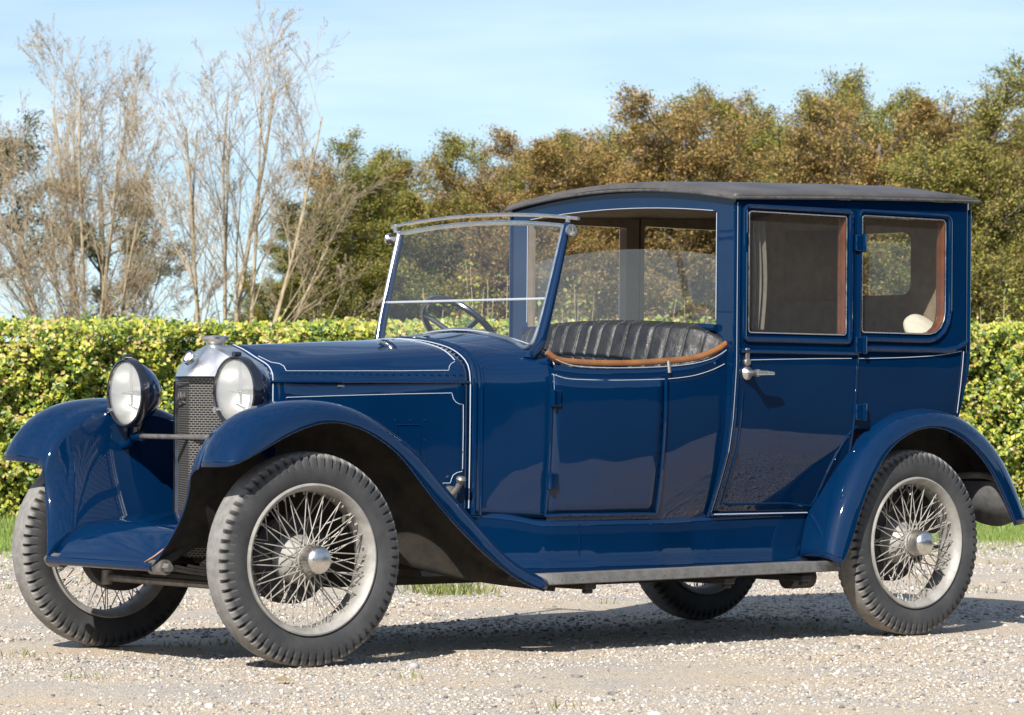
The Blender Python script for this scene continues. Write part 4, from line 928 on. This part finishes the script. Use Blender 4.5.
for i in range(52):
    if i < 10: P = px(440 + RNG.uniform(-18, 40), 588 + RNG.uniform(-8, 8), 2, 0)
    elif i < 40: P = loc2(RNG.uniform(-4, 4), RNG.uniform(18.2, 24.5))
    else: P = loc2(RNG.uniform(-2.2, 2.2), RNG.uniform(12, 18))
    k = 40 if i < 10 else 16; sp = .10 if i < 10 else .05
    C = P + np.c_[RNG.normal(size=(k, 2))*sp, np.zeros(k)]; V, F = blades(C, RNG.uniform(.02, .09 if i < 10 else .035, k), .7); wd.append(V); wf.append(F + ofs); ofs += len(V)
w_ = raw_mesh('weeds', np.concatenate(wd), np.concatenate(wf), leaf_mat('weed_blades', [(0, (.10, .14, .03)), (.6, (.22, .26, .07)), (1, (.34, .30, .12))], .3)); tag(w_, 'small weeds scattered in the gravel', 'weeds', kind='stuff')
# fallen leaf in the foreground
lp = px(283, 684, 2, 0.0); V, F = leaf_quads(np.array([lp + [0, 0, .012]]), np.array([[.25, .3, 1.]]), np.array([Rh]), np.array([.075]), np.array([.045])); fl = raw_mesh('fallen_leaf', V, F, varied('dry_leaf', (.16, .12, .06), (.26, .2, .1), .8, 40)); tag(fl, 'dry brown leaf lying on the gravel in front of the near front wheel', 'leaf')

# ---- hedge
hedge = empty('hedge', tuple((HB0+HB1)/2)); tag(hedge, 'long clipped beech hedge turning yellow behind the car', 'hedge')
hl = np.linalg.norm(HB1-HB0); hd_ = (HB1-HB0)/hl
def to_hedge(P): return P - (HB0+HB1)/2
def top_h(s):   # s along the hedge in metres from HB0
    return 1.60 + .018*s + .012*np.sin(s*1.7) + .008*np.sin(s*4.1+1)
n = 190000; s_ = RNG.uniform(-6, hl+7, n); typ = RNG.random(n); Hh = top_h(s_)
front = typ < .78
z_ = np.where(front, RNG.uniform(.02, 1, n)*Hh, Hh + RNG.normal(0, .028, n))
dpt = np.where(front, -RNG.exponential(.09, n) + .06, -RNG.uniform(0, 1.0, n))
lump = 1.15*(.06*np.sin(s_*2.3 + 2*np.sin(z_*2.1)) + .05*np.sin(s_*5.7 + z_*4.3) + .035*np.sin(s_*11.0 - z_*9) + .03*np.sin(z_*17 + s_*7) + .03*np.sin(s_*23 + z_*15) + .025*np.sin(s_*31 - z_*27))
dpt = dpt + np.where(front, lump, 0); z_ = z_ + np.where(front, 0, lump*.15)
up = RNG.random(n) < .012; z_ = np.where(~front & up, z_ + RNG.exponential(.06, n), z_)
P = HB0 + hd_*s_[:, None] + nrm*dpt[:, None] + np.array([0, 0, 1])*z_[:, None]
N = nrm*.5 + np.array(L[:])*.8 + RNG.normal(size=(n, 3))*.5
sz = RNG.uniform(.026, .054, n)*np.where(RNG.random(n) < .2, 1.4, 1)
V, F = leaf_quads(to_hedge(P), N, rnd_dir(n) + np.array([0, 0, -.5]), sz, sz*RNG.uniform(.6, .8, n), .18)
hl_stops = [(0, (0.0565, 0.1141, 0.0213)), (0.2, (0.1128, 0.1965, 0.0319)), (0.42, (0.2708, 0.3423, 0.0478)), (0.62, (0.4514, 0.4691, 0.0638)), (0.8, (0.5984, 0.6086, 0.0797)), (0.9, (0.4965, 0.3803, 0.0957)), (0.96, (0.5867, 0.393, 0.1594)), (1, (0.5984, 0.4691, 0.2338))]
hm_ = leaf_mat('hedge_leaves', hl_stops, .34, .42, .5)
def spray_colour(m, scale, w):
    """push the per-leaf random value up or down by sprays of the plant"""
    t = NT(m); nz = t.noise(scale, 3, .6); g = [x for x in t.t.nodes if x.type == 'NEW_GEOMETRY'][0]; rp = [x for x in t.t.nodes if x.type == 'VALTORGB'][0]
    mr = t.n('MapRange'); t.l(nz, mr.inputs['Value']); mr.inputs['From Min'].default_value = .3; mr.inputs['From Max'].default_value = .7; mr.inputs['To Min'].default_value = -w; mr.inputs['To Max'].default_value = w
    ad = t.n('Math', operation='ADD'); ad.use_clamp = True; t.l(g.outputs['Random Per Island'], ad.inputs[0]); t.l(mr.outputs[0], ad.inputs[1]); t.l(ad.outputs[0], rp.inputs['Fac'])
spray_colour(hm_, 3.2, .22)
raw_mesh('foliage', V, F, hm_, hedge)
q = MB(); q.grid([[to_hedge(HB0 + hd_*s - nrm*.18 + [0, 0, 0]), to_hedge(HB0 + hd_*s - nrm*.15 + [0, 0, top_h(s)-.12]), to_hedge(HB0 + hd_*s - nrm*.95 + [0, 0, top_h(s)-.12]), to_hedge(HB0 + hd_*s - nrm*.95)] for s in np.linspace(-6, hl+7, 40)]); q.build('inner_twigs', varied('hedge_inside', (.018, .022, .008), (.05, .045, .02), .95, 9, bump=1, bscale=25, bdist=.05), hedge, smooth=0)
q = MB()
for i in range(60):
    s = -6 + (hl+13)*i/59 + random.uniform(-.1, .1); p0 = HB0 + hd_*s - nrm*.12; q.tube([to_hedge(p0), to_hedge(p0 + np.array([random.uniform(-.1, .1), random.uniform(-.1, .1), .8]))], [.02, .012], k=5)
q.build('stems', varied('bark_grey', (.10, .085, .065), (.2, .17, .13), .9, 20), hedge)

# ---- trees
class Tree:
    def __init__(s, seed): s.r = random.Random(seed); s.seg = []; s.tips = []
    def grow(s, p, d, L, r, depth, spec):
        rr = s.r; n = max(3, int(4 - depth*.4) + 1); P = [np.array(p)]; d = np.array(d, float); d /= np.linalg.norm(d)
        wob, lift = spec['wob'], spec['lift']
        for i in range(n):
            d = d + np.array([rr.gauss(0, wob), rr.gauss(0, wob), rr.gauss(0, wob*.6) + lift]); d /= np.linalg.norm(d); P.append(P[-1] + d*L/n)
        P = np.array(P); rad = np.linspace(r, max(r*.35, spec['rmin']), n+1); s.seg.append((P, rad, depth))
        if depth >= spec['depth']: s.tips.append((P[-1], d, P)); return
        cnt = spec['cnt'][depth]; cnt = cnt if isinstance(cnt, int) else rr.randint(*cnt)
        for j in range(cnt):
            u = spec['u0'][depth] + (1-spec['u0'][depth])*(j + rr.random())/cnt; i = min(n-1, int(u*n)); f = u*n - i
            q = P[i] + (P[i+1]-P[i])*f; t = P[i+1]-P[i]; t /= np.linalg.norm(t)
            v = np.array([rr.gauss(0, 1), rr.gauss(0, 1), rr.gauss(0, .6)]); v -= t*(v @ t); v /= np.linalg.norm(v) + 1e-9
            a = rr.uniform(*spec['ang'][depth]); nd = t*math.cos(a) + v*math.sin(a)
            s.grow(q, nd, L*rr.uniform(*spec['len'][depth])*(1 - .45*u), max(spec['rmin'], np.interp(u, [0, 1], [rad[0], rad[-1]])*spec['rf']), depth+1, spec)
def wood_mesh(tree, name, m, parent):
    VV = []; FF = []; o = 0
    for P, rad, dep in tree.seg:
        k = 7 if dep == 0 else (5 if dep == 1 else 3); q = MB(); q.tube(P, rad, k=k, caps=False)
        V = np.concatenate(q.v); VV.append(V); FF += [[i + o for i in f] for f in q.f]; o += len(V)
    return raw_mesh(name, np.concatenate(VV), np.array(FF), m, parent, smooth=True)
bark_pale = varied('pale_bark', (.31, .24, .155), (.46, .375, .25), .9, 6, bump=.3)
bark_dark = varied('dark_bark', (.07, .06, .05), (.16, .14, .12), .9, 8, bump=.3)
twig_leaf = leaf_mat('dry_buds', [(0, (.26, .18, .12)), (.6, (.38, .28, .18)), (1, (.44, .35, .17))], .2)

def bare_tree(px_x, dist, stems, seed, label, dens=1.0, group='bare trees behind the hedge', cnt=((10, 12), (6, 8), (4, 5), (3, 4)), u00=.18):
    base = at(px_x, dist); root = empty('bare_tree', base); tag(root, label, 'tree', group)
    T_ = Tree(seed)
    spec = dict(wob=.045, lift=.028, rmin=.0030, depth=4, cnt=cnt, u0=[u00, .2, .2, .2], ang=[(.28, .72), (.25, .6), (.3, .7), (.3, .8)], len=[(.32, .50), (.40, .62), (.42, .66), (.5, .8)], rf=.46)
    for (dx, lean, L, r) in stems:
        lean = lean*1.12
        fwd = T_.r.uniform(-.26, .26); d = Rh*lean + Dh*fwd + np.array([0, 0, 1.]); T_.grow(Rh*dx + Dh*T_.r.uniform(-.15, .15) + np.array([0, 0, 0]), d, L*.87, r*.78, 0, spec)
    wood_mesh(T_, 'trunk', bark_pale, root)
    tips = T_.tips; sel = [t for t in tips if T_.r.random() < .5*dens]
    P = np.array([t[2][T_.r.randint(1, len(t[2])-1)] + np.array([T_.r.gauss(0, .03) for _ in range(3)]) for t in sel for _ in range(2)])
    n = len(P); V, F = leaf_quads(P, rnd_dir(n), rnd_dir(n), RNG.uniform(.025, .045, n), RNG.uniform(.012, .022, n)); raw_mesh('crown', V, F, twig_leaf, root)
    return root
bare_tree(84, 60, [(-0.12, -0.36, 4.6, 0.036), (-0.1, -0.27, 5.4, 0.042), (-0.08, -0.19, 6.1, 0.05), (-0.04, -0.11, 6.6, 0.055), (0, -0.03, 6.8, 0.065), (0.04, 0.04, 7.1, 0.06), (0.08, 0.11, 6.8, 0.05), (0.1, 0.19, 6.2, 0.045), (0.12, 0.28, 5.4, 0.04), (0.13, 0.37, 4.5, 0.034), (0.02, -0.07, 5.8, 0.04), (0.03, 0.08, 5.9, 0.04)], 3, 'broad bare tree with fawn twigs rising at far left beyond the hedge', 1.0, cnt=((8, 10), (6, 8), (4, 5), (3, 4)), u00=.25)
bare_tree(231, 58, [(-0.36, -0.06, 6.3, 0.06), (-0.34, -0.01, 6.2, 0.045), (-0.1, 0.02, 6.9, 0.05), (0.0, 0.05, 7.2, 0.075), (0.04, 0.11, 7.0, 0.055), (0.08, 0.17, 6.7, 0.05), (0.12, 0.235, 6.1, 0.042), (0.14, 0.32, 5.2, 0.034), (-0.02, 0.0, 6.4, 0.04), (0.3, 0.42, 3.6, 0.03)], 8, 'tall slender bare tree of several upright stems between the broad bare tree and the woodland', .9, cnt=((7, 9), (5, 6), (4, 4), (2, 3)), u00=.32)
bare_tree(176, 64, [(-.1, -.08, 3.2, .022), (.1, .10, 3.5, .022)], 21, 'small thin bare sapling tree in the sky gap between the two bare trees', .3)

def crown_leaves(tree, per, rad, flat, l0, l1, seed, zmin=.8):
    tips = tree.tips; P = []; DD = []
    for p, d, path in tips:
        for j in range(per):
            u = tree.r.random(); i = tree.r.randint(1, len(path)-1); c = path[i]*(1-u) + path[i-1]*u if i else p
            off = np.array([tree.r.gauss(0, rad), tree.r.gauss(0, rad), tree.r.gauss(0, rad*flat)]); q = c + off; P.append(q); DD.append(d)
    P = np.array(P); DD = np.array(DD); k_ = P[:, 2] > zmin; P = P[k_]; DD = DD[k_]; n = len(P); N = RNG.normal(size=(n, 3))*.6 + np.array([0, 0, .8]); sz = RNG.uniform(l0, l1, n)
    return leaf_quads(P, N, DD + rnd_dir(n)*.55, sz, sz*RNG.uniform(.3, .5, n), .15)
beech_stops = [[(0, (0.1095, 0.1374, 0.0317)), (0.35, (0.2739, 0.284, 0.0648)), (0.65, (0.3911, 0.3434, 0.0964)), (0.88, (0.4545, 0.3353, 0.1159)), (1, (0.4707, 0.3488, 0.1474))], [(0, (0.119, 0.122, 0.0333)), (0.35, (0.3175, 0.2526, 0.0756)), (0.65, (0.4784, 0.3112, 0.1148)), (0.88, (0.5, 0.3062, 0.1328)), (1, (0.5, 0.3444, 0.1769))], [(0, (0.0989, 0.14, 0.0316)), (0.4, (0.2375, 0.2707, 0.0574)), (0.75, (0.3711, 0.3333, 0.077)), (1, (0.4926, 0.3416, 0.1051))]]
beech_m = [leaf_mat('beech_leaves', st_, .35, .65, .08) for st_ in beech_stops]
def make_beech(seed, mi, Ht=6.5):
    root = empty('beech_tree'); T_ = Tree(seed)
    spec = dict(wob=.10, lift=.03, rmin=.008, depth=3, cnt=[(22, 26), (9, 11), (6, 8)], u0=[.10, .15, .2], ang=[(.7, 1.25), (.5, .95), (.4, .9)], len=[(.36, .54), (.40, .60), (.4, .6)], rf=.42)
    T_.grow((0, 0, 0), (T_.r.uniform(-.06, .06), T_.r.uniform(-.06, .06), 1), Ht, .12, 0, spec)
    T_.grow((.4, .2, 0), (T_.r.uniform(-.2, .2), T_.r.uniform(-.2, .2), 1), Ht*.85, .09, 0, spec)
    wood_mesh(T_, 'trunk', bark_dark, root)
    V, F = crown_leaves(T_, 34, .12, .5, .05, .095, seed, .2); raw_mesh('crown', V, F, beech_m[mi], root); return root
protos = [make_beech(31, 0), make_beech(57, 1), make_beech(93, 2)]
beeches = [
    (478, 68, .80, 1, 2.7, 'russet beech far back in the gap left of the cabin roof'),
    (500, 64, .80, 2, 5.9, 'low green beech filling the gap just left of the cabin roof corner'),
    (590, 69, .92, 0, 1.7, 'olive beech far back over the front quarter of the cabin roof'),
    (745, 70, 1.09, 1, .6, 'russet beech far back in the notch over the middle of the roof'),
    (870, 70, 1.10, 0, 3.7, 'olive beech far back in the notch over the rear roof'),
    (655, 69, .98, 1, 3.9, 'russet beech far back behind the pointed green one'),
    (958, 68, 1.03, 1, 2.9, 'russet beech far back above the rear corner of the roof'),
    (405, 68, .84, 0, 4.4, 'olive beech far back in the gap behind the far top corner of the windscreen'),
    (512, 68, .86, 2, 1.5, 'green beech far back in the dip just left of the cabin roof'),
    (572, 71, .99, 1, 5.0, 'russet beech far back over the front edge of the cabin roof'),
    (772, 71, 1.00, 2, 3.1, 'green beech far back in the dip above the rear door'),
    (925, 71, 1.05, 0, 5.6, 'olive beech far back in the dip above the quarter window'),
    (785, 65, .95, 2, 5.2, 'green beech filling the notch above the rear door'),
    # photo x, distance, scale, prototype, turn, label
    (345, 60, .80, 2, .4, 'dark green beech with sky gaps at the woodland edge beside the bare trees'),
    (425, 62, .82, 0, 1.2, 'olive beech behind the windscreen near the left end of the woodland'),
    (520, 61, .86, 1, 2.6, 'russet beech behind the front of the car roof'),
    (615, 63, .88, 2, 4.0, 'green beech rising to a pointed top over the front half of the car roof'),
    (705, 61, .98, 1, 5.1, 'brown beech with airy twigs above the middle of the car roof'),
    (800, 62, .93, 0, .2, 'olive beech above the rear half of the car roof'),
    (895, 60, .97, 1, 3.3, 'russet beech above the rear edge of the car roof'),
    (985, 58, .93, 0, 1.9, 'tall olive beech beyond the back of the car with pale twigs showing'),
    (1075, 60, .98, 2, 2.2, 'tall beech at the right edge of the photo'),
    (470, 66, .75, 2, 3.0, 'dark beech set back behind the windscreen and its neighbours'),
    (660, 67, .95, 0, .9, 'beech standing back between the pointed green and the airy brown ones'),
    (850, 67, .99, 2, 5.5, 'dark beech standing back behind the olive one over the rear roof'),
    (1030, 66, .98, 1, 4.4, 'brown beech at the right edge standing back behind its tall neighbours'),
    (385, 64, .84, 1, 3.9, 'rusty beech between the dark green end tree and the olive one'),
    (570, 66, .84, 1, 1.0, 'russet beech standing back above the windscreen corner of the roof'),
    (755, 66, .98, 2, 2.2, 'green beech standing back above the cabin door'),
    (940, 65, .97, 2, 4.9, 'green beech standing back above the rear corner of the cabin'),
    (300, 66, .64, 2, 5.0, 'low dark beech with open branches between the bare trees and the woodland'),
]
def place(o, pos, rz, sc):
    sc *= .87
    o.location = pos; o.rotation_euler = (0, 0, rz); o.scale = (sc, sc, sc)
used = set()
for x, dist, sc, k, rz, lab in beeches:
    o = protos[k] if k not in used else copy_tree(protos[k], None); used.add(k); place(o, at(x, dist), rz, sc); tag(o, lab, 'tree', 'beech trees of the woodland behind the hedge')
# evergreens behind the left bare tree
pine_m = leaf_mat('pine_needles', [(0, (.04, .07, .025)), (.5, (.09, .12, .04)), (.85, (.16, .17, .06)), (1, (.24, .22, .09))], .1, .6, .3)
def make_pine(seed, Ht):
    root = empty('pine_tree'); T_ = Tree(seed); spec = dict(wob=.09, lift=.01, rmin=.012, depth=3, cnt=[(12, 15), (6, 8), (4, 5)], u0=[.35, .3, .3], ang=[(.9, 1.4), (.5, .9), (.4, .9)], len=[(.32, .44), (.35, .5), (.35, .5)], rf=.4)
    T_.grow((0, 0, 0), (.03, .02, 1), Ht, .16, 0, spec); wood_mesh(T_, 'trunk', bark_dark, root); V, F = crown_leaves(T_, 46, .13, .6, .06, .11, seed, .8); raw_mesh('crown', V, F, pine_m, root); return root
p1 = make_pine(5, 7.0); place(p1, at(118, 72), 1.0, .92); tag(p1, 'dark pine half hidden behind the broad bare tree', 'tree', 'pines at the far left')
p2 = copy_tree(p1, None); place(p2, at(-14, 70), 2.6, 1.22); tag(p2, 'dark pine cut by the left edge of the photo', 'tree', 'pines at the far left')

# ---- leafy shoots standing above the hedge
shoot_m = leaf_mat('shoot_leaves', [(0, (.12, .19, .03)), (.5, (.25, .30, .05)), (.85, (.42, .40, .07)), (1, (.45, .28, .10))], .35, .45, .4)
shoots = [(470, 262, 'leafy shoot seen through the windscreen centre'), (432, 290, 'shorter leafy shoot seen through the far half of the windscreen'), (500, 275, 'reddish tipped shoot beside the tallest one seen through the windscreen'), (590, 285, 'yellow shoot seen through the division glass on its left'), (575, 300, 'low yellow shoot seen at the left end of the division opening'), (655, 303, 'low yellow shoot seen just right of the dark cabin pillar'), (690, 300, 'low yellow shoot seen at the right of the division opening'), (985, 286, 'tall green shoots right behind the cabin at the hedge top'), (1008, 296, 'green shoot at the right edge of the photo above the hedge')]
for i, (x, ytop, lab) in enumerate(shoots):
    kx = Rh*((x-W/2)/F_PX) + Dh; c0 = np.array([CAM[0], CAM[1], 0]); A_ = np.array([[kx[0], -hd_[0]], [kx[1], -hd_[1]]]); sdep = float(np.linalg.solve(A_, (HB0-c0)[:2])[0]) + 1.35
    root = empty('sapling', tuple(at(x, sdep))); tag(root, lab + ', above the hedge', 'shrub', 'young shoots above the hedge')
    zt = CAM[2] + (403-ytop)/F_PX*sdep; q = MB(); P = []; rr = random.Random(i)
    nst = 5 if i in (0, 2, 7) else 4
    for j in range(nst):
        h = zt*(1 - .10*j*rr.random()) ; a = np.array([rr.gauss(0, .05), rr.gauss(0, .05), 0]); b_ = a + Rh*rr.gauss(0, .16) + np.array([0, 0, h]); m_ = (a+b_)/2 + Rh*rr.gauss(0, .05)
        path = spline([a, m_, b_], 16); q.tube(path, np.linspace(.008, .003, 16), k=4)
        for p in path[8:]:
            for _ in range(7): P.append(p + np.array([rr.gauss(0, .06), rr.gauss(0, .06), rr.gauss(0, .03)]))
    q.build('stem', bark_pale, root); P = np.array(P); n = len(P); sz = RNG.uniform(.03, .055, n); V, F = leaf_quads(P, RNG.normal(size=(n, 3)) - Dh*.6 + np.array([0, 0, .4]), rnd_dir(n), sz, sz*.65); raw_mesh('leaves', V, F, shoot_m, root)

# ---- wood on the photographer's side of the yard: only seen mirrored in the paint
n = 90000; a_ = RNG.uniform(math.radians(-40), math.radians(165), n)
hgt = 5.6 + 1.5*np.sin(a_*9) + .9*np.sin(a_*23 + 1) + .7*np.sin(a_*41); zz = hgt*RNG.random(n)**.8
rad_ = 39.5 + 1.6*np.sin(a_*13 + zz) + .8*np.sin(a_*37 - zz*1.3) + RNG.exponential(.8, n) + .25*zz
P = np.stack([-1.5 + rad_*np.cos(a_), rad_*np.sin(a_), zz], -1); sz = RNG.uniform(.22, .5, n)
inw = np.stack([-np.cos(a_), -np.sin(a_), np.full(n, .5)], -1)
V, F = leaf_quads(P, inw + RNG.normal(size=(n, 3))*.6, rnd_dir(n), sz, sz*RNG.uniform(.5, .8, n), .2)
ab = np.linspace(math.radians(-44), math.radians(169), 160); hb = 4.9 + 1.5*np.sin(ab*9) + .9*np.sin(ab*23 + 1) + .7*np.sin(ab*41); bv = []; bf = []
for i_, (a, h) in enumerate(zip(ab, hb)):
    for k_, z in enumerate((0, .5*h, h)): bv.append((-1.5 + (42 + .3*z)*math.cos(a), (42 + .3*z)*math.sin(a), z))
    if i_:
        for k_ in (0, 1): o_ = (i_-1)*3 + k_; bf += [(o_, o_+3, o_+4), (o_, o_+4, o_+1)]
F = np.concatenate([F, np.array(bf) + len(V)]); V = np.concatenate([V, np.array(bv)])
wdl = raw_mesh('woodland', V, F, leaf_mat('far_wood', [(0, (.006, .011, .004)), (.6, (.016, .022, .007)), (1, (.035, .03, .011))], .05, .8, .05)); tag(wdl, 'distant wood on the open side of the yard', 'woodland', kind='stuff')
